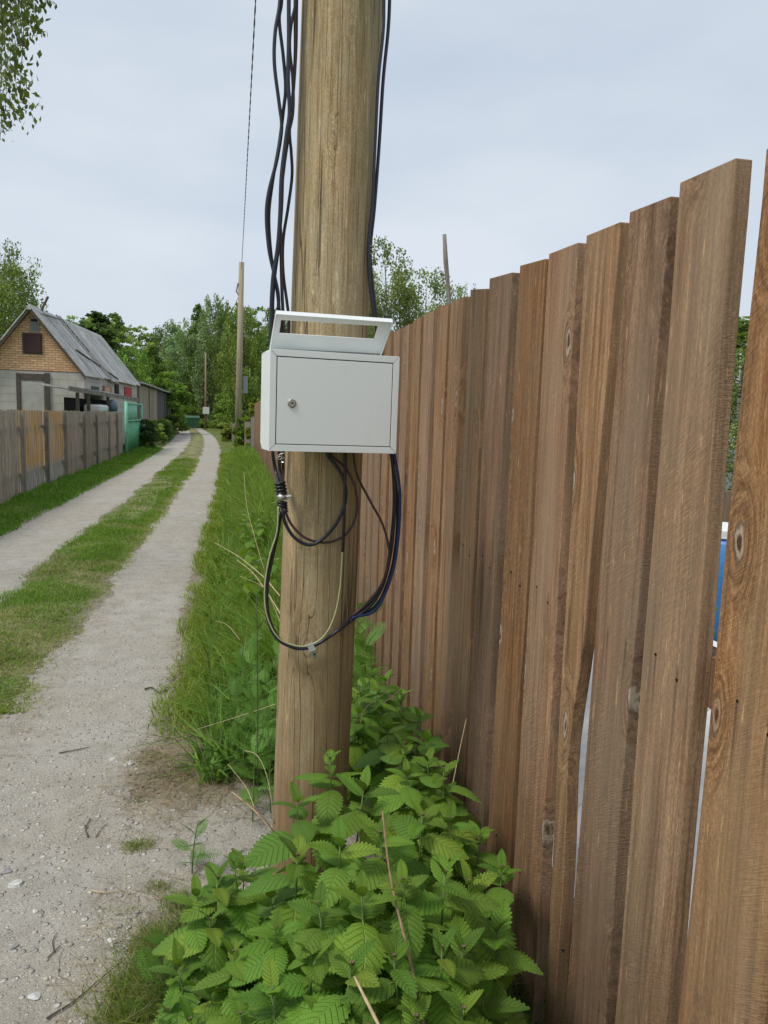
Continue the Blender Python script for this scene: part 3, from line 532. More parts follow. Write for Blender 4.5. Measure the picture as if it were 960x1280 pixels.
# coil of wire round the left bundle with its clamp
kn = tag(empty('cable_binding', tuple(at_y(351, 622, 2.08))), 'coiled wrap and zinc clamp binding the cables left of the pole under the box', 'binding'); ki = Matrix.Translation(-kn.location)
def ring(cx_, cy_, rad, rr_, nm, mat, tilt=.2):
    c_ = ki @ at_y(cx_, cy_, 2.085); MB().tube([c_+Vector((rad*math.cos(a), rad*.8*math.sin(a), rad*tilt*math.cos(a))) for a in np.linspace(0, 2*PI, 21)], rr_, 8).obj(nm, mat, kn, True)
for q in range(4): ring(350+.7*q, 604+4.2*q, .0118, .0046, 'coil_turn', CK)
for q in range(4): ring(352.5+.3*q, 628+3.6*q, .0112, .0044, 'coil_turn', CK, -.1)
c_ = ki @ at_y(352.5, 621, 2.085); MB().tube([c_+Vector((0, 0, -.007)), c_+Vector((0, 0, .007))], .0150, 20).obj('clamp_band', M['steel'], kn, True)
MB().tube([c_+Vector((.012, -.013, .002)), c_+Vector((.026, -.016, .004))], .0055, 8).obj('clamp_screw', M['steel'], kn)
tg = at_y(389, 806, 2.055); tb = tag(empty('cable_clip', tuple(tg)), 'small zinc clip pinched over the long cable loop low on the pole', 'clip'); ti = Matrix.Translation(-tg)
def quad3(a, b, wd, thk, nm):
    a, b = ti @ a, ti @ b; d = (b-a).normalized(); s_ = d.cross(Vector((0, 1, 0))).normalized()*wd; MB().prism([a-s_, a+s_, b+s_, b-s_], (0, thk, 0)).obj(nm, M['steel'], tb, bevel=.0006)
quad3(at_y(386.5, 804, 2.056), at_y(391, 813, 2.052), .009, .003, 'clip_jaw'); quad3(at_y(391, 813, 2.050), at_y(394.5, 823, 2.050), .0075, .0022, 'clip_tail')
mbx = MB(); cz_ = ti @ at_y(393, 818, 2.048); mbx.tube([cz_, cz_+Vector((0, .003, 0))], .0035, 12).obj('clip_hole', M['gap'], tb)
st = tag(empty('wire_tie', tuple(at_y(462, 314, 2.13))), 'twisted thin wire tie holding the two cables at the pole right edge', 'wire tie'); si = Matrix.Translation(-st.location)
for q in range(3):
    c_ = si @ at_y(462, 309+5*q, 2.13); MB().tube([c_+Vector((.012*math.cos(a), .012*math.sin(a), .004*math.cos(a+q))) for a in np.linspace(0, 2*PI, 15)], .0009, 5).obj('wire_turn', M['steel'], st)
MB().tube([si @ at_y(463, 318, 2.12), si @ at_y(470, 314, 2.11), si @ at_y(476, 310, 2.1)], .001, 5).obj('wire_end', M['steel'], st)
tgc = tag(empty('wire_tie', tuple(at_y(351, 571, 2.1))), 'thin steel wire wound round the cables just under the box left corner', 'wire tie'); si = Matrix.Translation(-tgc.location)
for q in range(3):
    c_ = si @ at_y(351, 568+4*q, 2.11); MB().tube([c_+Vector((.013*math.cos(a), .013*math.sin(a), .005*math.cos(a+q))) for a in np.linspace(0, 2*PI, 15)], .001, 5).obj('wire_turn', M['steel'], tgc)
# ---------------------------------------------------------------- far poles, overhead line
def wood_pole(px_, ytop, Y, r0, r1, label):
    t = at_y(px_[0], ytop, Y); b = at_y(px_[1], 560, Y); o = tag(empty('utility_pole', (b.x, Y, 0)), label, 'pole')
    MB().tube([(0, 0, -.3), ((t.x-b.x)*.5, 0, t.z*.5), (t.x-b.x, 0, t.z)], [r0, (r0+r1)/2, r1], 20).obj('pole_shaft', M['farpole'], o, True); return o, t
fp, ft_ = wood_pole((302, 297), 328, 38, .17, .125, 'slender pale timber pole standing behind the yellow-green bush, carrying the overhead line')
MB().tube([(ft_.x-fp.location.x-.16, -.05, ft_.z-1.0), (ft_.x-fp.location.x-.24, -.05, ft_.z-1.4), (ft_.x-fp.location.x-.1, -.05, ft_.z-1.6)], .035, 8).obj('insulator_hook', M['greywood'], fp)
p_ = at_y(304.5, 480, 37.8); MB().box((p_.x-fp.location.x-.02, .05, p_.z-.45), (p_.x-fp.location.x+.2, .3, p_.z+.4)).obj('meter_cabinet', plain('pale_plastic', (.27, .30, .33)), fp, bevel=.01)
fp2, ft2 = wood_pole((257, 257), 441, 78, .13, .07, 'distant timber pole among dark trees with a small white sign near its foot')
p_ = at_y(257.5, 513, 77.7); MB().box((p_.x-fp2.location.x-.32, -.24, p_.z-.35), (p_.x-fp2.location.x+.32, -.2, p_.z+.35)).obj('sign_plate', plain('white_plate', (.75, .75, .73)), fp2)
M['wire'] = plain('twisted_wire', (.05, .05, .055), .5)
def wire(a, b, sag, label, r_=.011):
    pts = [a*(1-t)+b*t+Vector((0, 0, -4*sag*t*(1-t))) for t in np.linspace(0, 1, 40)]; mb = MB()
    for ph in (0, PI):
        L_ = []; 
        for i, q in enumerate(catmull(pts, 6)): an = i*1.1+ph; L_.append(q+Vector((math.cos(an), 0, math.sin(an)))*r_*.7)
        mb.tube(L_, r_*.75, 5)
    return tag(mb.obj('overhead_line', M['wire'], None, True), label, 'overhead wire')
w0 = at_y(323, 0, 13.5); w1 = Vector((ft_.x, 37.9, ft_.z-.3)); dirw = (w0-w1); a0 = w1+dirw*((37.9-2.3)/(37.9-13.5)); wire(Vector((.33, 2.2, 8.85)), w1, .05, 'twisted dark overhead line rising from the slender far pole to the sky')
wire(w1-Vector((0, 0, 1)), Vector((ft2.x, 78, ft2.z)), .6, 'thin overhead line sagging from the slender pole towards the distant trees')
th_ = at_y(555.5, 293, 9); bh_ = at_y(561, 378, 9)
bt = bh_+(bh_-th_)*((bh_.z)/(th_.z-bh_.z)); mb = MB(); n_ = 12; mb.tube([bt+(th_-bt)*(i/n_)+Vector((.006*math.sin(i*2.1), 0, 0)) for i in range(n_+1)], [.036-.010*i/n_+.003*math.sin(i*3) for i in range(n_+1)], 10)
tag(mb.obj('bare_pole', M['greywood'], None, True), 'thin bare weathered stick poking above the brown fence before the birches', 'pole')
# ---------------------------------------------------------------- old grey plank fence on the left
def lf(Y): return -3.60-.0165*max(0, Y-12.7)
def lf_at(px_):  # where the line of sight of a column meets the fence line
    d = ray(px_, 520); Y = 20.
    for _ in range(30): Y = lf(Y)/d.x*d.y
    return Y
def ochre():
    m = Mt('ochre_paint_on_grey_wood'); c0 = m.co(); r = m.rand(); c = m.vm('ADD', c0, m.comb(m.ma('MULTIPLY', r, 9.), m.ma('MULTIPLY', r, 40.), 0.))
    g = m.noise(m.mapv(c, (1, 1, .05)), 32, 4, .6); gw = m.ramp(g, [(.3, (.15, .14, .125)), (.5, (.34, .32, .29)), (.72, (.5, .48, .44))])
    oc = m.ramp(g, [(.3, (.26, .14, .045)), (.55, (.55, .32, .10)), (.75, (.6, .44, .22))]); z = m.sep(c0)[2]
    k = m.rng(m.ma('ADD', z, m.ma('MULTIPLY', m.ma('SUBTRACT', m.noise(m.mapv(c, (1, 1, .2)), 9, 3), .5), .7)), .42, .62); k = m.ma('MULTIPLY', k, m.rng(m.noise(c, 4, 4), .35, .6, .45, 1))
    return m.bsdf(m.mix(k, gw, oc), .9, 0, m.bump(g, .004))
M['ochre'] = ochre(); M['greyfence'] = wood('old_grey_fence', (.16, .145, .12), (.37, .335, .28), (.53, .49, .43), grain=26, knots=False, saw=False, cracks=.6, greyc=(.27, .22, .165))
lfe = tag(empty('plank_fence', (-3.6, 0, 0)), 'old grey and ochre plank fence along the left side of the lane', 'fence')
pp = [8.0, 9.9, 11.8]+[lf_at(q) for q in (25, 55.5, 79.5, 103, 119, 135, 145, 154)]
pp = pp[:2]+[lf_at(25)-1.9]+pp[3:]
ztop = at_y(30, 512, 14).z
rl = random.Random(9)
def lfm(w_, h_, seed, mat): return board_mesh('slat', -w_/2, w_/2, -w_/2, w_/2, .0, h_, h_+.01, seed, th=.02, segs=2, mat=mat, wav=0)
for i in range(len(pp)-1):
    ya, yb = pp[i], pp[i+1]; zt = at_y(40, 512.5, 16).z
    MB().box((lf(ya)+3.6-.0, ya-.045, 0), (lf(ya)+3.6+.07, ya+.045, zt-.02)).obj('fence_post', M['greywood'], lfe)
    och = i in (3, 4); n_ = max(6, int((yb-ya-.1)/.105)); st_ = (yb-ya-.1)/n_; mb = MB()
    for k in range(n_):
        y0 = ya+.05+k*st_+rl.uniform(0, .012); x0 = lf(y0)+3.6+rl.uniform(-.006, .006); h0 = zt+rl.uniform(-.02, .015); mb.box((x0-.045, y0, .05), (x0-.022, y0+st_-.024, h0))
    o = mb.obj('slat_panel', M['ochre'] if och else M['greyfence'], lfe); o['kind'] = 'stuff'
    if och: o['label'] = 'fence panel with peeling ochre paint above bare grey wood'
    for zc in (.45, 1.25): MB().box((lf(ya)+3.6-.10, ya, zc-.03), (lf(ya)+3.6-.05, yb, zc+.03)).obj('rail', M['greywood'], lfe)
# ---------------------------------------------------------------- house
hc = at_y(105, 466, 30.4); hyaw = -math.radians(3.6); hs = tag(empty('brick_house', (hc.x, hc.y, 0), hyaw), 'small house with steep grey roof, yellow brick gable and block walls behind the plank fence', 'house')
bpy.context.view_layer.update()
HM = Matrix.Translation((hc.x, hc.y, 0)) @ Matrix.Rotation(hyaw, 4, 'Z'); HI = HM.inverted()
def on_side(px_, py_, lx=0.): # local point on the plane local x = lx
    o_ = HI @ EYE; d = HI.to_3x3() @ ray(px_, py_); return o_+d*((lx-o_.x)/d.x)
def on_front(px_, py_, ly=0.):
    o_ = HI @ EYE; d = HI.to_3x3() @ ray(px_, py_); return o_+d*((ly-o_.y)/d.y)
EZ = hc.z; ap = on_front(40, 386); HWd = -ap.x; RZ = ap.z; rear = on_side(171, 478).y
def brickmat(name, a, b, mo, bwid, bh_, var=.5):
    m = Mt(name); c = m.co(); q = m.n('ShaderNodeTexBrick'); s = m.sep(c); m.put(q.inputs['Vector'], m.comb(m.ma('ADD', s[0], s[1]), s[2], 0.))
    m.put(q.inputs['Color1'], a); m.put(q.inputs['Color2'], b); m.put(q.inputs['Mortar'], mo); q.inputs['Scale'].default_value = 1; q.inputs['Brick Width'].default_value = bwid; q.inputs['Row Height'].default_value = bh_
    q.inputs['Mortar Size'].default_value = .012; q.inputs['Bias'].default_value = -.1; n = m.noise(c, 3, 5); col = m.mix(m.rng(n, .4, .7, 0, .5), q.outputs[0], tuple(v*.7 for v in a))
    return m.bsdf(col, .9, 0, m.bump(m.ma('SUBTRACT', m.noise(c, 20, 4), q.outputs[1]), .01))
M['ybrick'] = brickmat('yellow_brick', (.80, .52, .30), (.58, .30, .14), (.30, .20, .13), .26, .088); M['block'] = brickmat('grey_block', (.50, .47, .42), (.46, .435, .39), (.41, .39, .35), .6, .3)
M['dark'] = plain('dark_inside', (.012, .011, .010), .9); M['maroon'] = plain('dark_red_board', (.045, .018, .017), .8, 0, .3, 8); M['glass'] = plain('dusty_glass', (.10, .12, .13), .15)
M['oldtimber'] = plain('brown_old_timber', (.085, .068, .055), .85, 0, .35, 9)
def part(nm, a, b, mat, bev=0., par=None): return MB().box(a, b).obj(nm, mat, par or hs, bevel=bev)
W2 = 2*HWd
mb = MB(); mb.box((-W2, 0, 0), (0, .25, EZ)); mb.box((-.25, .25, 0), (0, rear, EZ)); mb.box((-W2, .25, 0), (-W2+.25, rear, EZ)); mb.box((-W2+.25, rear-.25, 0), (-.25, rear, EZ)); mb.obj('block_wall', M['block'], hs)
MB().prism([(-W2+.02, -.02, EZ+.02), (-.02, -.02, EZ+.02), (-HWd, -.02, RZ-.02)], (0, .25, 0)).obj('brick_gable', M['ybrick'], hs)
MB().prism([(-W2+.02, rear-.25, EZ+.02), (-.02, rear-.25, EZ+.02), (-HWd, rear-.25, RZ-.02)], (0, .25, 0)).obj('brick_gable', M['ybrick'], hs)
def roofm():
    m = Mt('grey_roofing_sheet'); c = m.co(); n = m.noise(m.mapv(c, (1, 1, .5)), 2.5, 6, .65); n2 = m.noise(c, 14, 4)
    col = m.ramp(n, [(.3, (.28, .275, .265)), (.5, (.44, .435, .42)), (.68, (.58, .57, .55))]); col = m.mix(m.rng(n2, .5, .75, 0, .5), col, (.16, .15, .14)); r = m.rand(); col = m.hsv(col, .5, 1., m.rng(r, 0, 1, .75, 1.18))
    return m.bsdf(col, .75, 0, m.bump(n2, .02))
M['roof'] = roofm()
sl = Vector((HWd+.0, 0, -(RZ-EZ))).normalized(); slen = math.hypot(HWd, RZ-EZ); nR = Vector((-sl.z, 0, sl.x)); rr_ = random.Random(3)
ov = .32; nsh = 8
for side in (1, -1):
    for k in range(nsh):
        y0 = -ov+(rear+2*ov)*k/nsh; y1 = -ov+(rear+2*ov)*(k+1)/nsh; lift = .03+.02*(k % 2)+rr_.uniform(0, .012); ext = rr_.uniform(.12, .26)
        s3 = Vector((sl.x*side, 0, sl.z)); n3 = Vector((nR.x*side, 0, nR.z)); T0 = Vector((-HWd, 0, RZ))+n3*lift; 
        a = T0+s3*.0; b = T0+s3*(slen+ext)
        MB().prism([(a.x, y0-.02, a.z), (a.x, y1+.02, a.z), (b.x, y1+.02, b.z), (b.x, y0-.02, b.z)], n3*.035).obj('roof_sheet', M['roof'], hs)
    MB().prism([(-HWd, -ov, RZ-.10), (-HWd, -ov, RZ+.0), tuple(Vector((-HWd, -ov, RZ))+s3*(slen+.2)), tuple(Vector((-HWd, -ov, RZ-.12))+s3*(slen+.2))], (0, .05, 0)).obj('barge_board', M['oldtimber'], hs)
MB().prism([(-HWd-.14, -ov-.02, RZ-.06), (-HWd, -ov-.02, RZ+.14), (-HWd+.14, -ov-.02, RZ-.06)], (0, rear+2*ov, 0)).obj('ridge_cap', M['roof'], hs)
def on_roof(px_, py_, lift=.12):
    o_ = HI @ EYE; d = HI.to_3x3() @ ray(px_, py_); P0 = Vector((-HWd, 0, RZ))+nR*lift; return o_+d*((P0-o_).dot(nR)/d.dot(nR))
mb = MB(); A, B = on_roof(70, 393), on_roof(137, 472); mb.tube([A, B], .035, 6); A2, B2 = A+Vector((0, .45, 0)), B+Vector((0, .45, 0)); mb.tube([A2, B2], .035, 6)
for k in range(11): t = (k+.5)/11; mb.tube([A*(1-t)+B*t, A2*(1-t)+B2*t], .02, 5)
mb.obj('roof_ladder', plain('pale_old_wood', (.42, .40, .37), .85), hs)
mb = MB(); mb.tube([on_roof(95, 437), on_roof(148, 474)], .03, 6); mb.tube([on_roof(52, 392), on_roof(78, 400), on_roof(112, 440)], .02, 6); mb.obj('roof_batten', M['oldtimber'], hs)
q0, q1 = on_front(52, 387, 1.0), on_front(60, 371, 1.2); MB().tube([q0+Vector((0, 0, -.3)), q0, q1], .05, 8).obj('stove_pipe', M['oldtimber'], hs)
a, b = on_front(28, 416), on_front(53.5, 443); hb = part('hatch_frame', (a.x, -.06, b.z), (b.x, -.022, a.z), M['oldtimber']); part('hatch_board', (a.x+.06, -.10, b.z+.05), (b.x-.04, -.062, a.z-.03), M['maroon'])
a, b = on_front(37, 397), on_front(50, 415.5); wf = part('attic_window', (a.x, -.05, b.z), (b.x, -.022, a.z), plain('grey_frame', (.25, .23, .20))); part('pane', (a.x+.06, -.06, b.z+.06), (b.x-.06, -.051, (a.z+b.z)/2+.08), M['glass'], par=wf); part('pane', (a.x+.06, -.06, (a.z+b.z)/2+.12), (b.x-.06, -.051, a.z-.05), M['dark'], par=wf)
for (x0, x1) in ((20.5, 26.5), (56, 63)): a, b = on_front(x0, 465.5), on_front(x1, 512); part('timber_post', (a.x, -.07, 0), (b.x, -.003, a.z-.02), M['oldtimber'])
a, b = on_front(26.5, 466), on_front(56, 475.5); part('lintel', (a.x+.003, -.06, b.z), (b.x-.003, -.004, a.z-.02), M['oldtimber']); a, b = on_front(27, 476), on_front(56, 512); part('infill_panel', (a.x+.003, -.03, 0), (b.x-.003, -.003, a.z), plain('pale_infill', (.40, .385, .35), .9, 0, .15, 3))
for (x0, y0, x1, y1, nm, mt) in ((114, 482.5, 122.5, 489.5, 'side_window', M['glass']), (128, 482, 138, 492, 'sign_board', plain('orange_brown_plate', (.30, .10, .04))), (143, 480, 147.5, 494, 'side_window', M['dark']), (155, 483.5, 163.5, 496.5, 'red_panel', plain('red_plate', (.42, .035, .04)))):
    a, b = on_side(x0, y0), on_side(x1, y1); o = part(nm, (.003, a.y, b.z), (.05, b.y, a.z), mt)
    if nm == 'sign_board':
        for k in range(3): part('sign_line', (.051, a.y+.25, b.z+(a.z-b.z)*(.25+.25*k)-.035), (.056, b.y-.25, b.z+(a.z-b.z)*(.25+.25*k)+.03), plain('pale_print', (.5, .4, .3)), par=o)
# lean-to shelter between the house and the fence
c1, c2 = at_y(85, 486, 25.5), at_y(172, 500.5, 33.5); xr1, xr2 = lf(25.5)-.35, lf(33)-.2
ls = tag(empty('lean_to', (c1.x, 25.5, 0)), 'open lean-to with slanting grey roof between the house and the plank fence', 'lean-to'); I2 = Matrix.Translation((-c1.x, -25.5, 0))
mb = MB(); RP = [I2 @ Vector(q) for q in ((c1.x, 25.5, c1.z), (c2.x+.05, 33.5, c2.z), (c2.x-1.3, 33.5, c2.z+.25), (c1.x-1.2, 25.5, c1.z+.12))]; mb.prism(RP, (0, 0, .07)).obj('lean_to_roof', M['roof'], ls)
MB().prism([RP[0]+Vector((.012, 0, -.06)), RP[1]+Vector((.012, 0, -.06)), RP[1]+Vector((.012, 0, .09)), RP[0]+Vector((.012, 0, .09))], (.03, 0, 0)).obj('eaves_board', M['greywood'], ls)
def lsp(px_, py_, Y): return I2 @ at_y(px_, py_, Y)
for px_, Y in ((97, 26.2), (110.5, 27.2), (135, 29.6)): q = lsp(px_, 505, Y); MB().box((q.x-.05, q.y-.05, 0), (q.x+.05, q.y+.05, c1.z-.08-(Y-25.5)*.01)).obj('lean_to_post', M['oldtimber'], ls)
q = lsp(97, 505, 26.2); q2 = lsp(160, 505, 33); MB().prism([(q.x-.5, q.y+.6, 0), (q2.x-.5, q2.y, 0), (q2.x-.5, q2.y, 2.0), (q.x-.5, q.y+.6, 2.0)], (-.05, 0, 0)).obj('shade_backing', M['dark'], ls)  # near-black sheet stands in for the shade under the lean-to roof
q = at_y(124, 509, 28.6); o = MB().box((-.32, -.7, -.14), (.32, .7, .14)).obj('wash_tub', plain('white_enamel', (.72, .73, .72), .4), None, bevel=.08); o.location = (q.x-.1, q.y, q.z-.05); tag(o, 'long white tub lying under the lean-to roof above the fence', 'tub')
q = at_y(144, 507, 30); mb = MB(); mb.tube([(0, 0, -.22), (0, 0, 0), (0, 0, .16), (0, 0, .22)], [.17, .2, .17, .05], 14); o = mb.obj('barrel', plain('grey_blue_plastic', (.16, .20, .25), .4), None, True); o.location = (q.x-.1, q.y, q.z); tag(o, 'small blue-grey keg beside the white tub under the lean-to', 'barrel')
# green gate
ga, gb = lf_at(155), lf_at(175); gz = at_y(160, 504, ga+1).z
gt = tag(empty('green_gate', (lf(ga)+.02, ga+.1, 0)), 'green gate of corrugated sheet at the far end of the plank fence', 'gate'); glen = gb-ga-.1; gang = (lf(gb)-lf(ga))/glen
M['green'] = plain('faded_green_sheet', (.07, .36, .17), .6, 0, .35, 5); M['mint'] = plain('mint_sheet', (.18, .50, .34), .6, 0, .2, 5)
def gp_(y, z, dx=0.): return (gang*y+dx, y, z)
mb = MB(); n_ = 40
for k in range(n_+1): y_ = glen*k/n_; mb.v += [gp_(y_, .12, .02*math.sin(k*1.3)), gp_(y_, gz*.66, .02*math.sin(k*1.3))]
mb.f = [(2*k, 2*k+2, 2*k+3, 2*k+1) for k in range(n_)]; o = mb.obj('corrugated_sheet', M['green'], gt, True); sm = o.modifiers.new('s', 'SOLIDIFY'); sm.thickness = .006
mb = MB()
for k in range(n_+1): y_ = .25+(glen*.72)*k/n_; mb.v += [gp_(y_, gz*.665, .015*math.sin(k*1.1)), gp_(y_, gz*.99, .015*math.sin(k*1.1))]
mb.f = [(2*k, 2*k+2, 2*k+3, 2*k+1) for k in range(n_)]; o = mb.obj('upper_sheet', M['mint'], gt, True); sm = o.modifiers.new('s', 'SOLIDIFY'); sm.thickness = .006
mb = MB(); mb.tube([gp_(0, 0, .04), gp_(0, gz+.05, .04)], .06, 8); mb.tube([gp_(glen, 0, .04), gp_(glen, gz+.05, .04)], .05, 8); mb.tube([gp_(0, gz, .04), gp_(glen, gz, .04)], .03, 8); mb.tube([gp_(0, gz*.66, .04), gp_(glen, gz*.66, .04)], .03, 8); mb.obj('gate_frame', M['mint'], gt, True)
# plank sheds beyond
def shed(px0, px1, ytop0, ytop1, x0, label, mat, depth=2.5, roofmat=None, slat=.16):
    def hit(px_, py_): return at_x(px_, py_, x0)
    a, b = hit(px0, ytop0), hit(px1, ytop1); z = (a.z+b.z)/2; o = tag(empty('plank_shed', (x0, a.y, 0)), label, 'shed'); ln_ = b.y-a.y
    pm = [MB().box((-.03, 0, 0), (rl.uniform(0, .015), slat-.012, z+rl.uniform(-.02, .02))).mesh('plank', mat) for _ in range(4)]; n_ = int(ln_/slat)
    for k in range(min(n_, 70)): q = bpy.data.objects.new('plank', pm[rl.randrange(4)]); C.objects.link(q); q.parent = o; q.location = (0, k*ln_/min(n_, 70), 0); q.scale = (1, ln_/min(n_, 70)/slat, 1)
    mb = MB(); mb.box((-depth, 0, 0), (-.031, .05, z)); mb.box((-depth, .05, 0), (-depth+.05, ln_, z)); mb.box((-depth+.05, ln_-.05, 0), (-.031, ln_, z)); mb.obj('shed_wall', mat, o)
    mb = MB(); mb.prism([(.25, -.25, z+.06), (.25, ln_+.2, z+.06), (-depth-.2, ln_+.2, z+.35), (-depth-.2, -.25, z+.35)], (0, 0, .08)); mb.obj('shed_roof', roofmat or M['roof'], o)
    MB().box((-.08, ln_*.45, 0), (.045, ln_*.45+.18, z)).obj('corner_post', M['oldtimber'], o); return o
shed(174, 197, 481, 488, -4.95, 'grey plank shed just past the green gate', M['greyfence'], 3.); shed(197.5, 213, 489.5, 493, -4.9, 'darker low shed at the far end of the row, beyond the grey plank shed', plain('dark_planks', (.10, .10, .10), .85, 0, .3, 6), 2.5)
# green waste container at the end of the lane
bc = at_y(240.5, 530, 76); bn = tag(empty('waste_container', (bc.x, 76, 0), .05), 'green waste container standing at the end of the lane', 'bin'); gm = plain('green_plastic', (.035, .12, .06), .5)
mb = MB(); mb.add([(-.56, -.42, .16), (.56, -.42, .16), (.56, .42, .16), (-.56, .42, .16), (-.68, -.55, 1.12), (.68, -.55, 1.12), (.68, .55, 1.12), (-.68, .55, 1.12)], [(3,2,1,0), (4,5,6,7), (0,1,5,4), (1,2,6,5), (2,3,7,6), (3,0,4,7)]); mb.obj('container_body', gm, bn, bevel=.03)
MB().prism([(-.70, -.58, 1.13), (-.70, .58, 1.13), (-.70, .5, 1.26), (-.70, .1, 1.36), (-.70, -.5, 1.24)], (1.4, 0, 0)).obj('lid', gm, bn, bevel=.02)
for sx in (-1, 1):
    for sy in (-1, 1): MB().tube([(sx*.45-.03, sy*.32, .09), (sx*.45+.03, sy*.32, .09)], .09, 14).obj('wheel', M['gap'], bn)
    MB().tube([(sx*.69, -.2, .95), (sx*.75, -.2, .95), (sx*.75, .2, .95), (sx*.69, .2, .95)], .02, 8).obj('handle', gm, bn)
# ---------------------------------------------------------------- foliage
def folmat(name, tr=.3, rough=.55):
    m = Mt(name); c = m.attr(); r = m.rand(); c = m.hsv(c, m.rng(r, 0, 1, .485, .51), 1., m.rng(r, 0, 1, .9, 1.1)); return m.bsdf(c, rough, 0, None, .25, trans=tr, tcol=m.mix(1., c, (1.25, 1.2, .55), 'MULTIPLY'))
M['leaf'] = folmat('tree_leaf'); M['bark'] = plain('tree_bark', (.10, .085, .07), .9, 0, .4, 12, .01)
def birchbark():
    m = Mt('birch_bark'); c = m.co(); n = m.noise(m.mapv(c, (1, 1, 7)), 2.5, 4); return m.bsdf(m.ramp(n, [(.42, (.05, .045, .04)), (.5, (.50, .48, .44)), (1, (.62, .6, .56))]), .8)
M['birch'] = birchbark()
def leaf_cloud(P, size, col, r, droop=0.):
    n = len(P); a = r.uniform(0, 2*PI, n); t = np.arccos(np.clip(r.uniform(-.3, 1, n), -1, 1)); nrm = np.stack([np.sin(t)*np.cos(a), np.sin(t)*np.sin(a), np.cos(t)], -1)
    ref = r.normal(0, 1, (n, 3)); ref[:, 2] -= droop*2; u = np.cross(nrm, ref); u /= np.linalg.norm(u, axis=1)[:, None]+1e-9; v = np.cross(nrm, u); s = (size*r.uniform(.6, 1.35, n))[:, None]
    V = np.stack([P-v*s*.6, P+u*s*.36-v*s*.05+nrm*s*.08, P+v*s*.6, P-u*s*.36-v*s*.05+nrm*s*.08], 1).reshape(-1, 3); Fq = np.arange(4*n).reshape(-1, 4)
    return V, Fq, np.repeat(np.concatenate([col, np.ones((n, 1))], 1), 4, 0)
def tree_parts(H, R_, cb, nl, size, ca, cb_col, seed, shape='round', ncl=70, trunk_r=None, bark='bark', spread=1., openness=.0):
    """returns (trunk mesh, crown mesh) for a tree of height H standing at the origin"""
    r = np.random.default_rng(seed); rr = random.Random(seed); tr = trunk_r or H*.014; mb = MB()
    lean = (r.uniform(-.04, .04)*H, r.uniform(-.04, .04)*H); tp = [Vector((lean[0]*(t**1.5)+.01*H*math.sin(t*5+seed), lean[1]*t**1.5, H*.93*t-.2*(t == 0))) for t in np.linspace(0, 1, 9)]
    mb.tube(tp, [tr*(1-.88*t) for t in np.linspace(0, 1, 9)], 8)
    cl = []
    for k in range(ncl):
        t = (k+.5)/ncl; z = cb+(1-cb)*t**.85; 
        if shape == 'birch': env = math.sin(PI*min(1, (1-z)/(1-cb)*.80+.13))**.8
        elif shape == 'cone': env = ((1-z)/(1-cb))**.6*.95+.06
        elif shape == 'bush': env = math.sqrt(max(0, 1-((z-.42)/.60)**2))
        else: env = math.sin(PI*min(1, (1-z)/(1-cb)*.72+.12))**.62
        env *= 1+.28*math.sin(3*z*6+seed)*.6+r.uniform(-.18, .16); a = r.uniform(0, 2*PI); rad = R_*env*math.sqrt(r.uniform(.12, 1)); c = np.array([lean[0]*z+rad*math.cos(a), lean[1]*z+rad*math.sin(a), H*z]); cl.append(c)
        if k % 2 == 0 and shape != 'bush' or k % 5 == 0:
            zi = max(cb*.8, z-.10-.5*rad/H); q = tp[0].lerp(tp[-1], min(1, zi/.93)); q = Vector((lean[0]*zi**1.5, lean[1]*zi**1.5, H*zi)); mid = q.lerp(Vector(c), .55)+Vector((0, 0, .03*H)); mb.tube([q, mid, Vector(c)], [tr*.30*(1.1-z), tr*.16*(1.1-z), .004*H*.3], 5, False)
    cl = np.array(cl); cr_ = R_*.26*spread*r.uniform(.6, 1.35, ncl)*np.clip(.35+1.3*(1-cl[:, 2]/H)**.5, .4, 1.15); wgt = cr_**2; idx = r.choice(ncl, nl, p=wgt/wgt.sum()); g = r.normal(0, 1, (nl, 3)); g /= np.linalg.norm(g, axis=1)[:, None]; rad = r.random(nl)**(.42)
    P = cl[idx]+g*(rad*cr_[idx])[:, None]*np.array([1, 1, .62 if shape != 'birch' else .9]); 
    if shape == 'birch': hang = r.random(nl)**2*R_*.38; P[:, 2] -= hang
    P[:, 2] = np.maximum(P[:, 2], .1); tint = r.uniform(.55, 1.35, ncl)[idx]; tc_ = r.random(ncl)[idx][:, None]*.7+r.random((nl, 1))*.3
    col = (np.array(ca)*(1-tc_)+np.array(cb_col)*tc_)*(tint*r.uniform(.8, 1.2, nl))[:, None]; V, Fq, cc = leaf_cloud(P, size, col, r, 1. if shape == 'birch' else 0.)
    return mb.mesh('trunk', M[bark], True), np_mesh('crown', V, Fq, M['leaf'], cc)
def place_tree(parts, loc, rz, sc, label, cat='tree', group=None, name='tree'):
    o = tag(empty(name, loc, rz), label, cat, group); o.scale = sc; link('trunk', parts[0], o); q = link('crown', parts[1], o); q['kind'] = 'stuff'; return o
G1, G2 = (.15, .26, .045), (.29, .42, .095); D1, D2 = (.115, .20, .045), (.21, .32, .075); P1, P2 = (.19, .28, .13), (.31, .41, .20)
T = {'dec': [tree_parts(12, 3.2, .12, 15000, .22, D1, D2, 20+k, ('birch', 'cone', 'round')[k], 170, spread=.75) for k in range(3)], 'mid': [tree_parts(12, 3.0, .08, 15000, .22, G1, G2, 30+k, ('round', 'birch', 'cone')[k], 170, spread=.72) for k in range(3)],
     'pale': [tree_parts(12, 2.6, .12, 13000, .21, P1, P2, 40+k, 'birch', 160, spread=.8, bark='birch') for k in range(2)], 'con': [tree_parts(12, 2.2, .06, 12000, .24, (.05, .10, .025), (.10, .18, .04), 50, 'cone', 130)]}
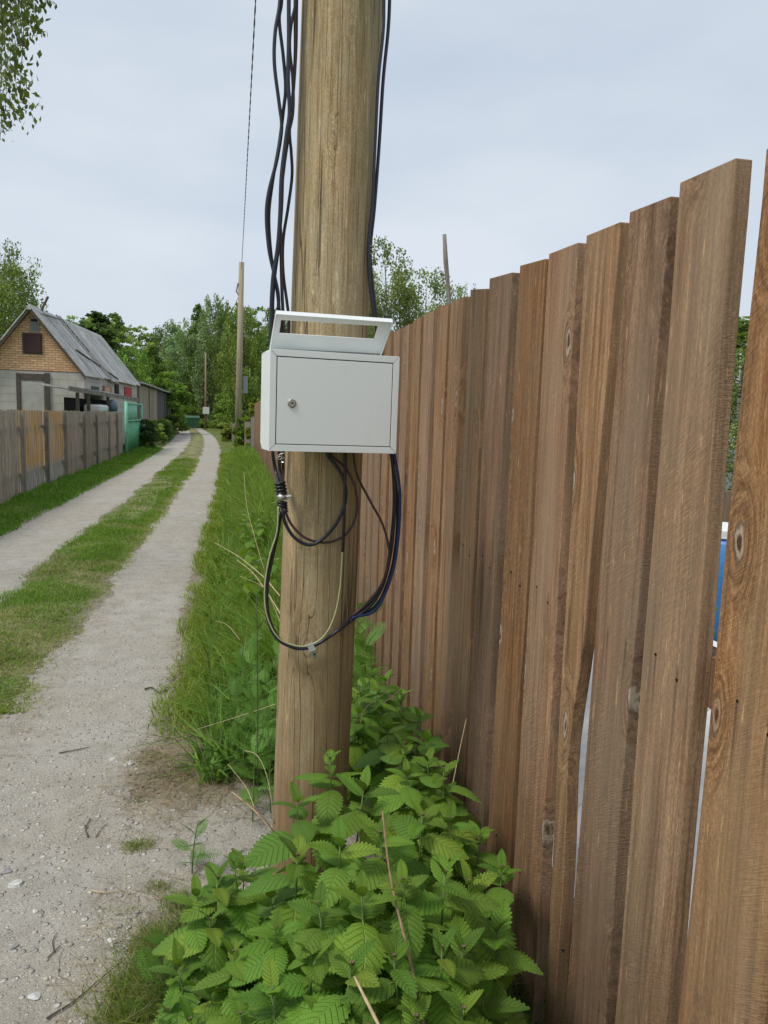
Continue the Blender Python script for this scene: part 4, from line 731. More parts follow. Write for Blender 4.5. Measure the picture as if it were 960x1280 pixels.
far = [  # px, top y, Y, half-width px, kind, label
 (98,396,66,22,'mid','bushy green tree rising just behind the end of the house roof'),(118,390,72,26,'con','dark pointed tree among those behind the grey roof slope'),(143,392,78,27,'mid','rounded mid green tree above the lean-to roof'),(168,408,84,26,'mid','green tree right of the roofs, lower than its neighbours'),(187,428,88,22,'dec','dark low tree above the far shed'),
 (207,404,112,22,'pale','pale feathery tree between the sheds and the tall birch, leftmost of the pale ones'),(228,398,104,24,'pale','pale feathery tree at the left edge of the tall dark grove'),(250,382,92,22,'dec','dark tree just left of the distant pole'),(268,370,88,24,'pale','tallest drooping birch above the distant pole'),(288,378,84,22,'dec','dark green tree directly behind the slender pole'),(306,384,66,24,'mid','fresh green tree immediately right of the slender pole'),(330,385,80,24,'dec','dark tree between the slender pole and the thick pole'),(352,392,84,26,'pale','pale tree partly hidden by the thick pole and cables'),
 (160,432,70,22,'mid','low green tree directly above the plank shed roof'),(196,448,96,24,'dec','low dark tree closing the row above the sheds'),(236,440,110,30,'dec','dark low tree behind the waste container'),(262,452,100,26,'dec','dark low tree behind the distant pole'),(290,455,72,22,'mid','low fresh green tree behind the slender pole foot'),(246,470,96,22,'dec','dark undergrowth tree right behind the green container'),(275,475,90,22,'dec','dark undergrowth tree between the distant pole and the bush'),(390,400,90,28,'dec','tree hidden mostly behind the thick timber pole'),(425,405,95,30,'mid','tree behind the box and the thick pole')]
rt = random.Random(5)
for i, (px_, yt, Y, hwp, kd, lb) in enumerate(far):
    top = at_y(px_, yt, Y); H = top.z; dep = Y*1.02; R_ = hwp*dep/F; ps = T[kd][i % len(T[kd])]; bR = {'dec': 3.2, 'mid': 3.0, 'pale': 2.6, 'con': 1.6}[kd]; place_tree(ps, (top.x, Y, 0), rt.uniform(0, 6), (R_/bR*1.15, R_/bR*1.15, H/12*1.0), lb)
# far wood closing the horizon
def wood_mass(name, x0, x1, y0, n, h, seed, label):
    r = np.random.default_rng(seed); k = 46; cx = np.linspace(x0, x1, k)+r.uniform(-1, 1, k); ch = h*r.uniform(.75, 1.15, k); cw = abs(x1-x0)/k*1.1; i = r.integers(0, k, n); z = r.random(n)**.8*ch[i]; wd = cw*np.sin(PI*np.clip(z/ch[i]*.8+.15, 0, 1))
    P = np.stack([cx[i]+r.normal(0, .55, n)*wd, y0+r.normal(0, 1.5, n), z], -1); tn = r.uniform(.6, 1.3, k)[i]; col = (np.array(D1)*1.15)*(1-r.random((n, 1)))+np.array(G2)*.8*r.random((n, 1)); V, Fq, cc = leaf_cloud(P, .55, col*tn[:, None], r)
    tag(link(name, np_mesh(name, V, Fq, M['leaf'], cc)), label, 'woods', kind='stuff')
wood_mass('far_woods', -75, 2, 128, 60000, 9, 8, 'distant green wood closing the view at the end of the lane')
wood_mass('far_woods', 2, 110, 75, 40000, 6, 9, 'distant green wood beyond the gardens behind the brown fence')
# left tree behind the house, right birches
lt = tree_parts(11, 2.7, .1, 22000, .13, (.12, .20, .04), (.25, .35, .08), 60, 'birch', 120, bark='birch')
top = at_y(0, 303, 44); place_tree(lt, (top.x, 44, 0), 1.0, (.72, .72, top.z/11), 'leafy birch behind the left end of the house roof'); top = at_y(-22, 318, 41); place_tree(lt, (top.x, 41, 0), 3.0, (1.0, 1.0, top.z/11), 'leafy birch cut by the left edge of the photo')
rb_ = tree_parts(7, 1.35, .15, 20000, .07, (.16, .25, .07), (.30, .38, .13), 61, 'birch', 90, bark='birch', spread=.9)
for (px_, yt, Y, s_, rz, lb) in ((488, 300, 21, 1.0, .4, 'airy young birch just right of the pole above the fence, tallest of three'), (536, 338, 22, .85, 2.2, 'airy birch behind the bare stick above the fence'), (578, 352, 25, .7, 4.1, 'small birch top showing right of the bare stick'), (455, 330, 26, .9, 1.1, 'airy birch mostly hidden by the thick pole')):
    top = at_y(px_, yt, Y); place_tree(rb_, (top.x, Y, 0), rz, (s_, s_, top.z/7), lb)
for (px_, yt, Y, s_, kd, lb) in ((938, 418, 9, .75, 'mid', 'green bush tree seen through the slit between the last two boards'), (1010, 400, 12, 1., 'dec', 'dark tree in the garden outside the right edge'), (800, 480, 22, 1.2, 'mid', 'garden tree hidden behind the tall boards')):
    top = at_y(px_, yt, Y); place_tree(rb_ if kd == 'mid' else T['dec'][0], (top.x, Y, 0), 1., (s_*.9, s_*.9, top.z/(7 if kd == 'mid' else 12)), lb)
# bushes
def bush(px_, py_, Y, w_, h_, ca, cb_, seed, label, n=5000, size=.09):
    g0 = at_y(px_, py_, Y); p = tree_parts(h_, w_, .02, n, size, ca, cb_, seed, 'bush', 46, trunk_r=.03); place_tree(p, (g0.x, Y, 0), 0, (1, 1, 1), label, 'bush', name='bush')
YG1, YG2 = (.20, .30, .035), (.34, .42, .06)
bush(213, 520, 58, 1.35, 4.6, (.15, .26, .035), (.25, .38, .06), 71, 'bright green young tree beside the far shed, left of the lane end', 7000, .16)
bush(317, 510, 32.2, .42, 2.3, YG1, YG2, 72, 'yellow-green bush above the end of the brown fence', 6000, .09)
bush(303, 520, 36, .42, 1.45, G1, YG1, 73, 'green bush spilling over the grey plank fence at the foot of the slender pole', 5000, .1); bush(289, 530, 44, .5, 1.1, YG1, (.3, .36, .1), 74, 'yellowish bush at the lane edge beyond the grey plank fence', 4000, .11)
for k, (px_, Y, w_, h_) in enumerate(((181, 33.2, .5, 1.25), (190, 38, .6, 1.2), (199, 43, .65, 1.1), (207, 48, .7, 1.2), (214, 56, .8, 1.3))):
    bush(px_, 530, Y, w_, h_, ((.06, .12, .03), (.14, .24, .04))[k % 2], ((.12, .2, .05), (.26, .36, .07))[k % 2], 80+k, ('dark weedy bush against the green gate end', 'light green bush in front of the grey plank shed', 'dark green bush before the shed middle', 'yellow-green bush before the darker shed', 'light bush at the end of the shed row by the lane')[k], 3500, .1)
for k, (px_, Y) in enumerate(((226, 80), (252, 83), (268, 82), (280, 79))): bush(px_, 530, Y, 1.1, 1.0+.5*(k == 0), D1, G2, 90+k, ('dark bush left of the waste container', 'low bush right of the waste container', 'low bush at the foot of the distant pole', 'low bush at the right end of the lane crossing')[k], 2500, .18)
# hanging birch twigs, top left
r = np.random.default_rng(5); rr = random.Random(12); hb = tag(empty('birch_tree', (-4.7, 6.6, 0)), 'drooping birch twigs with small dark leaves in the top left corner', 'tree'); hi = Matrix.Translation((4.7, -6.6, 0))
mb = MB(); mb.tube([hi @ Vector(q) for q in ((-4.7, 6.6, -.2), (-4.6, 6.5, 3), (-4.4, 6.4, 6), (-4.5, 6.4, 9))], [.14, .11, .08, .03], 12); mb.obj('trunk', M['birch'], hb, True)
mb = MB(); LP = []
twigs = [[(-70,-60),(-20,-40),(8,-20),(14,30),(18,80),(22,128)], [(-60,-40),(-15,-20),(2,10),(6,60),(8,110),(5,150)], [(-70,-90),(0,-70),(28,-30),(34,0),(38,25),(40,40)], [(-40,-50),(-8,0),(-5,60),(0,110),(6,160)], [(0,-60),(18,-20),(25,20),(28,60),(26,110),(38,132)], [(-20,-70),(10,-40),(20,0),(14,50),(12,95)], [(5,120),(15,132),(22,150)], [(-5,110),(2,140),(0,175)], [(-10,-40),(0,-10),(3,40),(1,90)], [(20,-60),(30,-30),(27,10),(20,45)], [(30,-60),(42,-30),(48,-8),(52,2)]]
for q, tw in enumerate(twigs):
    Yt = 6.2+.25*(q % 4); P = catmull([hi @ at_y(a, b, Yt+rr.uniform(-.05, .05)) for a, b in tw], 8); mb.tube(P, [.006*(1-.8*i/len(P)) for i in range(len(P))], 5)
    for i in range(6, len(P)):
        for _ in range(4 if i > 14 else 3): LP.append(np.array(P[i])+r.normal(0, 1, 3)*np.array([.055, .07, .04]))
mb.tube([hi @ Vector((-4.5, 6.4, 6.2)), hi @ at_y(-60, -70, 6.5), hi @ at_y(10, -70, 6.4)], [.03, .015, .006], 6); mb.obj('twigs', M['bark'], hb)
LP = np.array(LP); col = gcolr(r, len(LP), (.09, .14, .035), (.20, .27, .075)); V, Fq, cc = leaf_cloud(LP, .046, col, r, 1.2); q = link('foliage', np_mesh('foliage', V, Fq, M['leaf'], cc), hb); q['kind'] = 'stuff'
# ---------------------------------------------------------------- nettles
def nettle_mat():
    m = Mt('nettle_leaf'); uv = m.co('UV'); s = m.sep(uv); u = m.ma('ABSOLUTE', m.ma('SUBTRACT', s[0], .5)); v = s[1]; c = m.co(); r = m.rand(); u2 = m.ma('MULTIPLY', u, 2.)
    ph = m.ma('SUBTRACT', m.ma('MULTIPLY', v, 8.5), m.ma('MULTIPLY', u2, m.ma('ADD', 2.1, m.ma('MULTIPLY', v, -.6)))); fr_ = m.ma('ABSOLUTE', m.ma('SUBTRACT', m.ma('FRACT', ph), .5)); lat = m.rng(fr_, .36, .5)
    mid = m.rng(u2, .0, .07, 1, 0); ph2 = m.ma('ABSOLUTE', m.ma('SUBTRACT', m.ma('FRACT', m.ma('ADD', m.ma('MULTIPLY', u2, 5.), m.ma('MULTIPLY', v, 13.))), .5)); sec = m.rng(ph2, .38, .5, 0, .35)
    vein = m.ma('MAXIMUM', m.ma('MAXIMUM', lat, mid), sec); a = m.mix(m.noise(c, 26, 4), (.125, .265, .025), (.215, .385, .048)); a = m.mix(m.rng(r, .72, 1, 0, .8), a, (.27, .41, .05)); a = m.mix(m.rng(r, 0, .2, .4, 0), a, (.09, .21, .05))
    col = m.mix(m.ma('MULTIPLY', vein, .27), a, m.mix(1., a, (.50, .60, .5), 'MULTIPLY')); col = m.mix(m.ma('MULTIPLY', mid, .5), col, (.26, .38, .10)); tipc = m.rng(v, .0, .18, 0, 0)
    h = m.ma('ADD', m.ma('SUBTRACT', 1., vein), m.ma('MULTIPLY', m.noise(c, 130, 3), .35)); col = m.hsv(col, m.rng(m.ma('FRACT', m.ma('MULTIPLY', r, 9.1)), 0, 1, .485, .512), 1., m.rng(m.ma('FRACT', m.ma('MULTIPLY', r, 5.3)), 0, 1, .78, 1.18))
    return m.bsdf(col, .46, 0, m.bump(h, .0022, .9), spec=.38, trans=.30, tcol=m.mix(1., col, (1.35, 1.25, .5), 'MULTIPLY'))
M['nettle'] = nettle_mat(); M['nstem'] = plain('nettle_stem', (.12, .19, .05), .6, 0, .3, 30); M['nred'] = plain('reddish_bud', (.20, .13, .09), .7, 0, .4, 90)
def nettle_leaf(seed, wide_=.38, droop=.35, fold=.22, rows=26, cols=4, teeth=13):
    rr = random.Random(seed); mb = MB(); uv = []; pet = .16; tw = rr.uniform(-.22, .22); side = rr.uniform(-.05, .05); pc = rr.uniform(-.2, .2)
    for i in range(rows+1):
        t = i/rows; base_w = wide_*2.36*(t+.002)**.47*(1-t+.001)**.88+.004; wdt = base_w*(1.11 if i % 2 else .90) if 0 < i < rows else base_w*.2
        notch = max(0, .10-t)*.0
        for j in range(-cols, cols+1):
            s = j/cols; x = wdt*s if abs(j) == cols else base_w*.93*s; y = t-.11*abs(s)*(1-t)**3*1.2+(.028 if i % 2 else -.004)*(abs(j) == cols)*(0 < i < rows)+.07*abs(s)*t*(1-t)
            ph = t*8.5-abs(s)*(2.1-.6*t); z = fold*abs(x)-droop*t*t*.9-.28*abs(s)**2.2*base_w*(1+pc)+.010*math.cos(2*PI*ph)*(1-(1-abs(s))**3)*-1
            x2 = x+side*math.sin(t*PI); z += tw*x*t; mb.v.append((x2, y+pet, z+rr.uniform(-.002, .002))); uv.append((.5+.5*s, t))
    n = 2*cols+1; mb.f = [(i*n+j, i*n+j+1, (i+1)*n+j+1, (i+1)*n+j) for i in range(rows) for j in range(2*cols)]; k0 = len(mb.v)
    mb.tube([(0, -.0, 0), (0, pet*.6, .012), (0, pet+.03, 0)], [.016, .014, .010], 5); uv += [(.5, .0)]*(len(mb.v)-k0); me = mb.mesh('leaf', M['nettle'], True); ul = me.uv_layers.new(name='UVMap')
    for lp in me.loops: ul.data[lp.index].uv = uv[lp.vertex_index]
    return me
NL = [nettle_leaf(k, .35+.035*(k % 3), .15+.14*(k % 4), .10+.07*(k % 3)) for k in range(9)]; NLs = [nettle_leaf(20+k, .27, .3, .45, 18, 3, 9) for k in range(2)]
NLf = [nettle_leaf(30+k, .36, .35, .2, 14, 1, 5) for k in range(3)]
bud = MB(); 
for k in range(9): a = k*2.4; bud.tube([(0, 0, 0), (.35*math.cos(a), .35*math.sin(a), .5+.1*(k % 3)), (.5*math.cos(a), .5*math.sin(a), .8)], [.12, .16, .05], 5)
BUD = bud.mesh('bud', M['nred'], True)
def nettle(bx, by, zt, seed, label, group, sc=1., leaves=NL, nodes=8, lean=(0, 0), xmax=.715):
    rr = random.Random(seed); z0 = float(hz(bx, by)); o = tag(empty('nettle_plant', (bx, by, z0), 0), label, 'nettle', group); H = zt-z0; lx_, ly_ = lean
    def sp(t): return Vector((lx_*t*t, ly_*t*t, H*t))
    MB().tube([sp(t) for t in np.linspace(0, 1, 8)], [.0034*sc*(1.1-.6*t) for t in np.linspace(0, 1, 8)], 6).obj('stem', M['nstem'], o, True)
    a0 = rr.uniform(0, PI); d = .006; gaps = [.018, .030, .046, .058, .066, .072, .075, .08, .08, .08]; lens = [.046, .068, .092, .112, .122, .124, .116, .105, .09, .08]
    for k in range(nodes):
        t = 1-d/H
        if t < .08: break
        p = sp(t)
        for q in range(2):
            az_ = a0+k*PI/2+q*PI+rr.uniform(-.28, .28); L_ = lens[k]*sc*rr.uniform(.82, 1.22); pit_ = math.radians((58, 28, 2, -18, -32, -40, -46, -50, -50, -50)[k])+rr.uniform(-.22, .22)
            dirx = Vector((-math.sin(az_), math.cos(az_), 0)); tipx = bx+p.x+dirx.x*L_*1.1*math.cos(pit_)
            if tipx > xmax and xmax: 
                az_ = az_+(.9 if dirx.y < 0 else -.9)*(1 if dirx.x > 0 else 0); L_ *= .75
                if bx+p.x-math.sin(az_)*L_*1.1 > xmax+.01: continue
            me = (NLs if (k < 2 and leaves is NL) else leaves); me = me[rr.randrange(len(me))]; lf_ = bpy.data.objects.new('leaf', me); C.objects.link(lf_); lf_.parent = o; lf_.location = p
            lf_.rotation_euler = (Matrix.Rotation(az_, 3, 'Z') @ Matrix.Rotation(pit_, 3, 'X') @ Matrix.Rotation(rr.uniform(-.3, .3), 3, 'Y')).to_euler(); lf_.scale = (L_, L_, L_)
        d += gaps[k]*sc*rr.uniform(.85, 1.15)
    b_ = bpy.data.objects.new('bud', BUD); C.objects.link(b_); b_.parent = o; b_.location = sp(1); b_.scale = (.008*sc,)*3; return o
Z = {'A': ('tall nettle growing between the thick pole and the brown fence', 'nettles between the pole and the fence'), 'B': ('nettle in the dense clump in front of the thick pole foot', 'nettles in front of the pole'), 'C': ('nettle at the left edge of the clump beside the sandy patch', 'nettles at the left edge of the clump'), 'D': ('nettle against the foot of the nearest brown boards', 'nettles against the nearest boards'), 'E': ('nettle in the dense clump along the bottom edge of the view', 'nettles along the bottom edge'), 'F': ('small nettle among the grass behind the thick pole', 'nettles in the verge behind the pole')}
spots = [(470,862,.60,'A'),(500,878,.62,'A'),(525,896,.60,'A'),(450,890,.58,'A'),(485,910,.6,'A'),(548,925,.58,'A'),(590,935,.60,'D'),(505,935,.66,'A'),(602,972,.60,'D'),(555,962,.64,'A'),(508,965,.66,'A'),(455,985,.70,'B'),(412,948,.71,'B'),(372,1000,.66,'B'),(622,1030,.58,'D'),(645,1068,.56,'D'),(578,1008,.64,'D'),(528,1020,.68,'B'),(475,1042,.70,'B'),(425,1055,.70,'B'),(372,1070,.62,'B'),(606,1085,.63,'D'),(556,1092,.69,'B'),(503,1100,.71,'B'),(452,1118,.71,'B'),(398,1130,.66,'B'),
 (292,1078,.50,'C'),(338,1120,.50,'B'),(345,1160,.55,'B'),(262,1150,.42,'C'),(292,1190,.46,'C'),(642,1145,.58,'D'),(602,1165,.64,'D'),(552,1185,.67,'E'),(492,1196,.68,'E'),(440,1206,.66,'E'),(390,1195,.60,'E'),(340,1238,.55,'E'),(300,1268,.48,'E'),(262,1240,.36,'C'),(626,1225,.55,'D'),(580,1262,.60,'E'),(520,1272,.62,'E'),(460,1284,.6,'E'),(402,1272,.58,'E'),(655,1290,.48,'D'),(350,1318,.5,'E'),(560,1335,.6,'E'),(468,1352,.6,'E'),(620,1335,.52,'E'),(404,1345,.55,'E'),(300,1340,.45,'E'),(246,1118,.44,'C'),(222,1205,.34,'C'),(238,1275,.36,'C'),(272,1098,.48,'C'),(210,1262,.28,'C'),(447,868,.62,'A'),(482,850,.60,'A'),(515,868,.58,'A'),(462,842,.58,'A')]
ORD = ['first', 'second', 'third', 'fourth', 'fifth', 'sixth', 'seventh', 'eighth', 'ninth', 'tenth']
rows_ = {}
for q_ in sorted(spots, key=lambda s_: s_[0]):
    if q_[3] != 'F': rows_.setdefault(sum(q_[1] > e_ for e_ in (905, 950, 1000, 1048, 1100, 1150, 1200, 1250, 1300)), []).append(q_)
LBL = {}
for k_, v_ in rows_.items():
    for j_, q_ in enumerate(v_): LBL[q_] = '%s nettle from the left in the %s row of the clump counted from the top' % (ORD[j_], ORD[k_]) if len(v_) > 1 else 'only nettle in the %s row of the clump counted from the top' % ORD[k_]
for i, (px_, py_, zt, zk) in enumerate(spots):
    g0 = at_ground(px_, py_, zt); rr = random.Random(i*7+1); lx_, ly_ = rr.uniform(-.05, .05), rr.uniform(-.05, .05); bx, by = g0.x-lx_, g0.y-ly_
    if zk == 'D': bx -= .035; zt -= .03
    if bx > .63: bx = .63; lx_ = min(lx_, 0)
    pc_ = pole_c(.4)
    if (bx-pc_.x)**2+(by-pc_.y)**2 < .145**2: v_ = Vector((bx-pc_.x, by-pc_.y)).normalized()*.15; bx, by = pc_.x+v_.x, pc_.y+v_.y
    nettle(bx, by, zt, 100+i, LBL[spots[i]], 'nettles in the clump by the pole and fence', {'C': .92, 'A': .86}.get(zk, .95)*rr.uniform(.85, 1.12), lean=(lx_, ly_))
rr = random.Random(77)
for i in range(24): nettle(rr.uniform(-.02, .66) if i < 14 else rr.uniform(.42, .66), rr.uniform(1.15, 2.0) if i < 14 else rr.uniform(2.4, 2.9), rr.uniform(.22, .42), 300+i, 'low nettle shoot mostly hidden under the taller leaves of the clump', 'low hidden nettle shoots', .85, nodes=5)
for i in range(16): 
    yy = rr.uniform(5.2, 10); nettle(rr.uniform(.1, .62), yy, rr.uniform(.4, .6), 400+i, *Z['F'], .9, leaves=NLf, nodes=7)
for i in range(9): nettle(rr.uniform(2.15, 2.9), rr.uniform(2.4, 4.1), rr.uniform(.6, .85), 700+i, 'leafy garden plant growing behind the white cold frame beyond the fence', 'plants behind the cold frame', .9, leaves=NLf, nodes=5, xmax=0)
# ---------------------------------------------------------------- feathery weeds
m = Mt('feathery_leaf'); cc_ = m.mix(m.noise(m.co(), 30, 3), (.08, .20, .025), (.17, .33, .05)); cc_ = m.hsv(cc_, .5, 1., m.rng(m.rand(), 0, 1, .8, 1.25)); M['frond'] = m.bsdf(cc_, .5, 0, None, .3, trans=.3)
def frond(seed, pairs=13, w_=.3, lobes=True):
    rr = random.Random(seed); mb = MB(); dr_ = rr.uniform(.15, .45); P = [(0, t, -dr_*t*t) for t in np.linspace(0, 1, 8)]; mb.tube(P, [.013*(1-.7*t) for t in np.linspace(0, 1, 8)], 4)
    for k in range(pairs):
        t = .16+.82*k/pairs; ln_ = w_*math.sin(PI*(t*.86+.08))*(1+rr.uniform(-.1, .1))+.02
        for s in (-1, 1):
            a = Vector((0, t, -dr_*t*t)); e = a+Vector((s*ln_, .35*ln_+.03, -.2*ln_+rr.uniform(-.02, .02))); d = e-a; nrm_ = Vector((-d.y*s, d.x*s, 0)).normalized(); hwid = .085*ln_+.006
            vs = [a, a+d*.3+nrm_*hwid, a+d*.45+nrm_*hwid*.35, a+d*.65+nrm_*hwid*.75, e, a+d*.65-nrm_*hwid*.75, a+d*.45-nrm_*hwid*.35, a+d*.3-nrm_*hwid]
            mb.add(vs, [(0, 1, 2), (2, 3, 4), (0, 2, 6), (2, 4, 6), (4, 5, 6), (0, 6, 7)])
    return mb.mesh('frond', M['frond'])
FR = [frond(k) for k in range(4)]
def weed(px_, py_, Y, H, n_, fl_, seed, label, group=None):
    rr = random.Random(seed); g0 = at_y(px_, py_, Y); z0 = float(hz(g0.x, Y)); o = tag(empty('feathery_weed', (g0.x, Y, z0)), label, 'weed', group); lx_ = rr.uniform(-.04, .04)
    MB().tube([(lx_*t*t, 0, H*t) for t in np.linspace(0, 1, 6)], [.003*(1.1-.7*t) for t in np.linspace(0, 1, 6)], 5).obj('stem', M['nstem'], o)
    for k in range(n_):
        t = .12+.86*k/n_; az_ = k*2.4+rr.uniform(-.4, .4); q = bpy.data.objects.new('frond', FR[rr.randrange(4)]); C.objects.link(q); q.parent = o; q.location = (lx_*t*t, 0, H*t); L_ = fl_*(1.1-.5*t)*rr.uniform(.8, 1.2)
        q.scale = (L_,)*3; q.rotation_euler = (Matrix.Rotation(az_, 3, 'Z') @ Matrix.Rotation(.5+.6*t+rr.uniform(-.2, .2), 3, 'X')).to_euler()
G_ = 'feathery weeds by the pole'
for i, (px_, Y, H) in enumerate(((452, 2.75, .92), (463, 2.95, .86), (447, 3.2, .8), (470, 2.65, .7), (458, 2.55, .64), (484, 2.9, .55))): weed(px_, 800, Y, H, 13, .13, 500+i, '%s feathery weed from the left between the thick pole and the fence' % ('second', 'fourth', 'first', 'fifth', 'third', 'sixth')[i], G_)
for i in range(22):
    rr = random.Random(600+i); Y = rr.uniform(2.75, 4.4); weed(rr.uniform(296, 345), 800, Y, rr.uniform(.28, .5), 9, .13, 520+i, 'feathery leaved weed in the tall grass left of the thick pole', 'feathery weeds left of the pole')
for i, (px_, py_, z_) in enumerate(((240, 1040, .16), (215, 1170, .12), (230, 1230, .14), (262, 1245, .16), (195, 1215, .1))): g0 = at_ground(px_, py_, z_); weed(px_, py_, g0.y, .2 if i == 0 else .13, 8, .11, 560+i, ('upright fern-like sprig on the sandy patch by the nettles' if i == 0 else 'low feathery weed left of the nettle clump, %s' % ('', 'highest up in the photo', 'second lowest, left of its neighbour', 'lowest, nearest the big nettle leaves', 'farthest out on the gravel')[i]), None if i == 0 else 'low feathery weeds')
weed(648, 1250, 1.42, .3, 8, .10, 575, 'small weed between the nettles and the foot of the nearest boards')
# ---------------------------------------------------------------- dead stalks, twigs, stones
M['straw'] = plain('dry_straw', (.48, .38, .22), .7, 0, .25, 60); M['dry'] = plain('dry_brown_stem', (.26, .16, .10), .75, 0, .35, 70); M['twig'] = plain('dark_twig', (.085, .065, .055), .85, 0, .3, 60)
def stalk(pts, Y0, Y1, mat, r_, label, name='dead_stalk'):
    n_ = len(pts); P = [at_y(p[0], p[1], Y0+(Y1-Y0)*i/(n_-1)) for i, p in enumerate(pts)]; mb = MB(); q = catmull(P, 5); mb.tube(q, [r_*(1-.45*i/len(q)) for i in range(len(q))], 6); return tag(mb.obj(name, mat, None, True), label, 'dead stalk')
for pts, a, b, mt, r_, lb in (
 ([(555,1420),(538,1330),(530,1285),(515,1210),(500,1150),(487,1090),(478,1014)], .92, 1.40, M['dry'], .0036, 'long brown dead stem leaning over the nettles in the middle of the clump'),
 ([(500,1340),(475,1285),(455,1245),(443,1221)], .90, 1.0, M['straw'], .0032, 'short tan broken stem at the bottom edge among nettles'),
 ([(560,1010),(572,950),(583,898)], 2.0, 2.1, M['straw'], .0018, 'thin pale stem sticking up beside the fence above the nettles'),
 ([(450,905),(458,884),(490,860)], 2.25, 2.4, M['straw'], .0016, 'thin bent pale stem on the nettle tops just right of the pole'),
 ([(478,880),(500,862),(503,845)], 2.3, 2.4, M['straw'], .0014, 'thin pale stem against the fence over the nettle tops'),
 ([(348,1050),(320,1015),(290,990)], 1.95, 2.05, M['straw'], .0026, 'thicker pale dry stem leaning at the left foot of the pole'),
 ([(344,1042),(318,1010),(293,996)], 1.93, 2.0, M['dry'], .0022, 'reddish dry stem leaning at the left foot of the pole'),
 ([(343,1030),(335,975),(322,945),(306,938)], 1.98, 2.1, M['straw'], .0015, 'arched pale stem at the left foot of the pole'),
 ([(318,1010),(308,985),(285,955)], 2.1, 2.3, M['straw'], .0013, 'thin pale stem crossing the straw left of the pole'),
 ([(350,745),(330,722),(300,697),(268,678)], 2.5, 3.1, M['straw'], .0022, 'long pale stalk leaning left behind the pole, topmost'),
 ([(352,770),(335,742),(315,715),(296,700)], 2.5, 2.9, M['straw'], .0022, 'pale stalk leaning left behind the pole, below the topmost one'),
 ([(355,790),(345,765),(330,735),(300,720)], 2.6, 2.9, M['straw'], .0013, 'thin pale stalk beside the cable loop behind the pole'),
 ([(332,718),(318,670),(308,630),(305,590)], 3.0, 3.2, M['straw'], .0016, 'upright thin pale stalk below the box left corner'),
 ([(322,980),(322,860),(321,745)], 2.7, 2.7, M['twig'], .0022, 'upright dark thin stem in the grass left of the pole'),
 ([(345,880),(300,895),(245,912)], 2.7, 3.1, M['straw'], .0014, 'long pale grass stem lying across the verge left of the pole'),
 ([(300,800),(285,782),(270,776)], 3.4, 3.6, M['straw'], .0014, 'short pale stem in the grass verge')): stalk(pts, a, b, mt, r_, lb)
def twig(pts, r_, label, mat=None):
    P = [at_ground(x_, y_) for x_, y_ in pts]; P = [Vector((p.x, p.y, float(hz(p.x, p.y))+.009+r_)) for p in P]; q = catmull(P, 4); tag(MB().tube(q, [r_*(1-.5*i/len(q)) for i in range(len(q))], 6).obj('twig', mat or M['twig'], None, True), label, 'twig')
twig([(181,865),(190,863),(198,869),(210,866)], .006, 'short dark twig on the right wheel track level with the cable loop'); twig([(74,947),(95,943),(112,939)], .003, 'thin straight twig on the gravel in the lower left')
twig([(110,1050),(107,1040),(113,1028)], .003, 'small curled dark twig in the middle of the near gravel'); twig([(58,1278),(95,1255),(130,1225),(155,1205)], .0028, 'long thin dark twig at the bottom edge of the gravel'); twig([(112,1115),(130,1118),(152,1114)], .0028, 'short pale stick lying on the gravel near the grass tufts', M['straw'])
twig([(120,1050),(127,1040),(134,1034)], .002, 'thin twig beside the small curled twig'); twig([(160,995),(185,985),(215,962)], .003, 'dark twig at the edge of the straw litter'); twig([(68,1195),(66,1180),(72,1168)], .0018, 'tiny curved twig on the near gravel'); twig([(60,1202),(75,1187)], .0022, 'short dark twig near the bottom left gravel'); twig([(130,1275),(150,1245),(165,1225)], .003, 'dark twig at the bottom edge beside the grass tufts'); twig([(285,955),(262,972),(240,985)], .002, 'pale twig crossing the straw beside the pole', M['straw'])
ws = plain('pale_quartz', (.56, .56, .53), .8, 0, .15, 40); gs = plain('grey_stone', (.30, .30, .29), .85, 0, .2, 40)
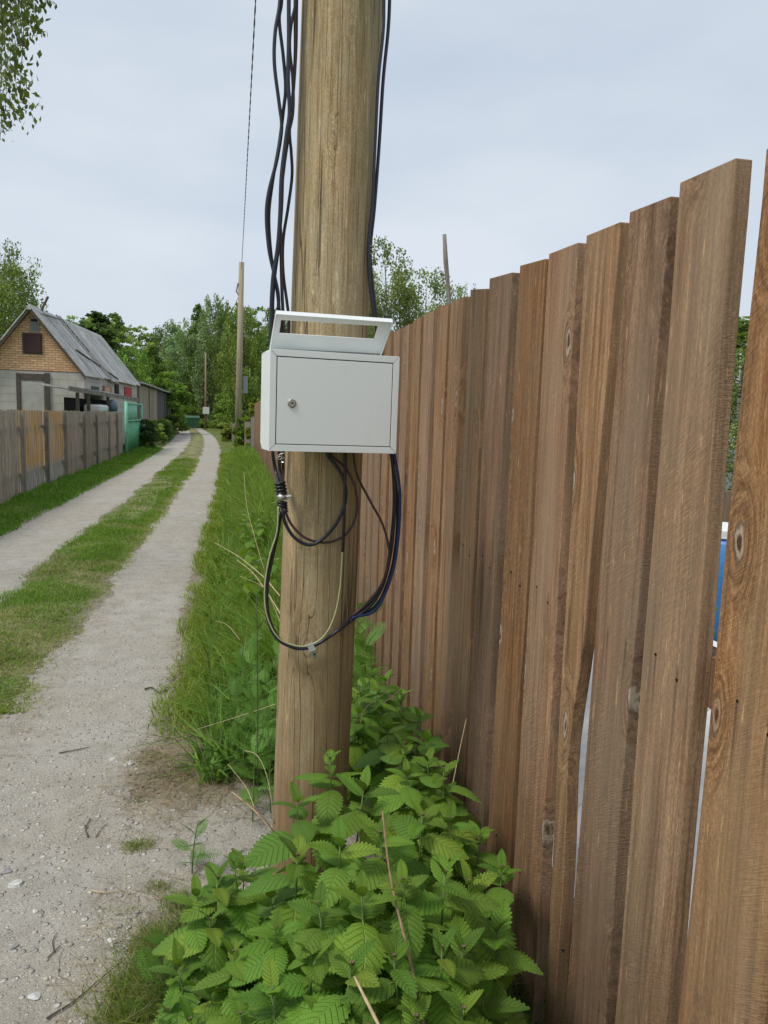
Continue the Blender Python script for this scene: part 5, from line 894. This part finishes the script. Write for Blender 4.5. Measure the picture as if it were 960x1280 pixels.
for i, (x_, y_, s_, mt, lb) in enumerate(((139,1178,.015,ws,'round white stone on the gravel left of the nettle clump'),(162,958,.022,ws,'pale flat stone at the right edge of the wheel track'),(44,1141,.010,ws,'small white stone at the lower left'),(20,1108,.024,ws,'pale flat stone at the far lower left of the gravel'),(137,1060,.011,ws,'small white stone beside a thin twig'),(43,1250,.017,ws,'pale stone at the bottom of the gravel'),(18,1185,.014,gs,'grey flat stone low on the left gravel'),(254,1028,.010,gs,'dark small stone on the sandy patch by the fern-like sprig'),(8,1092,.018,gs,'grey stone at the left edge of the near gravel'),(113,1116,.009,ws,'small white pebble at the end of the pale stick'),(142,952,.018,ws,'pale stone in the right wheel track beside the straw'))):
    g0 = at_ground(x_, y_); rock('stone', g0, s_, .42, i+2, mt, lb)
# ---------------------------------------------------------------- garden behind the fence
wb = tag(empty('cold_frame', (1.05, 1.2, 0)), 'white sloping cold frame glimpsed through the low gaps between the near boards', 'cold frame'); wp = plain('white_plastic', (.82, .83, .82), .5)
MB().prism([(0, 0, .10), (0, 3.3, .10), (.9, 3.3, .72), (.9, 0, .72)], (-.012, 0, .02)).obj('sloping_lid', wp, wb)
MB().prism([(.03, .03, 0), (.87, .03, 0), (.87, .03, .69), (.03, .03, .115)], (0, 3.24, 0)).obj('frame_box', M['rail'], wb)
for k in range(4): y_ = .02+k*1.08; MB().prism([(0, y_, .125), (0, y_+.03, .125), (.9, y_+.03, .745), (.9, y_, .745)], (-.006, 0, .012)).obj('lid_batten', plain('pale_batten', (.7, .7, .68)), wb)
q = at_y(905, 700, 4.4); o = tag(empty('water_barrel', (q.x, 4.4, 0)), 'blue barrel glimpsed through the slit left of the nearest board', 'barrel'); MB().tube([(0, 0, 0), (0, 0, .3), (0, 0, .62), (0, 0, .86), (0, 0, .9)], [.27, .3, .3, .28, .25], 24).obj('barrel_body', plain('blue_plastic', (.05, .22, .55), .4), o, True); MB().tube([(0, 0, .9), (0, 0, .95)], .27, 24).obj('barrel_lid', wp, o)
q = at_y(914, 625, 6.5); o = MB().box((-.6, -.03, 0), (.6, .03, 1.0)).obj('board_screen', M['rail'], None); o.location = (q.x, 6.5, 0); tag(o, 'low brown board screen in the garden seen through the slit', 'screen')
q = at_y(918, 560, 11); o = tag(empty('garden_shed', (q.x, 11, 0)), 'pale garden hut far behind the slit between the boards', 'hut'); MB().box((-1, -.8, 0), (1, .8, 1.25)).obj('hut_wall', plain('pale_hut', (.55, .57, .6)), o); MB().prism([(-1.1, -.9, 1.26), (1.1, -.9, 1.26), (0, -.9, 1.75)], (0, 1.8, 0)).obj('hut_roof', M['roof'], o)
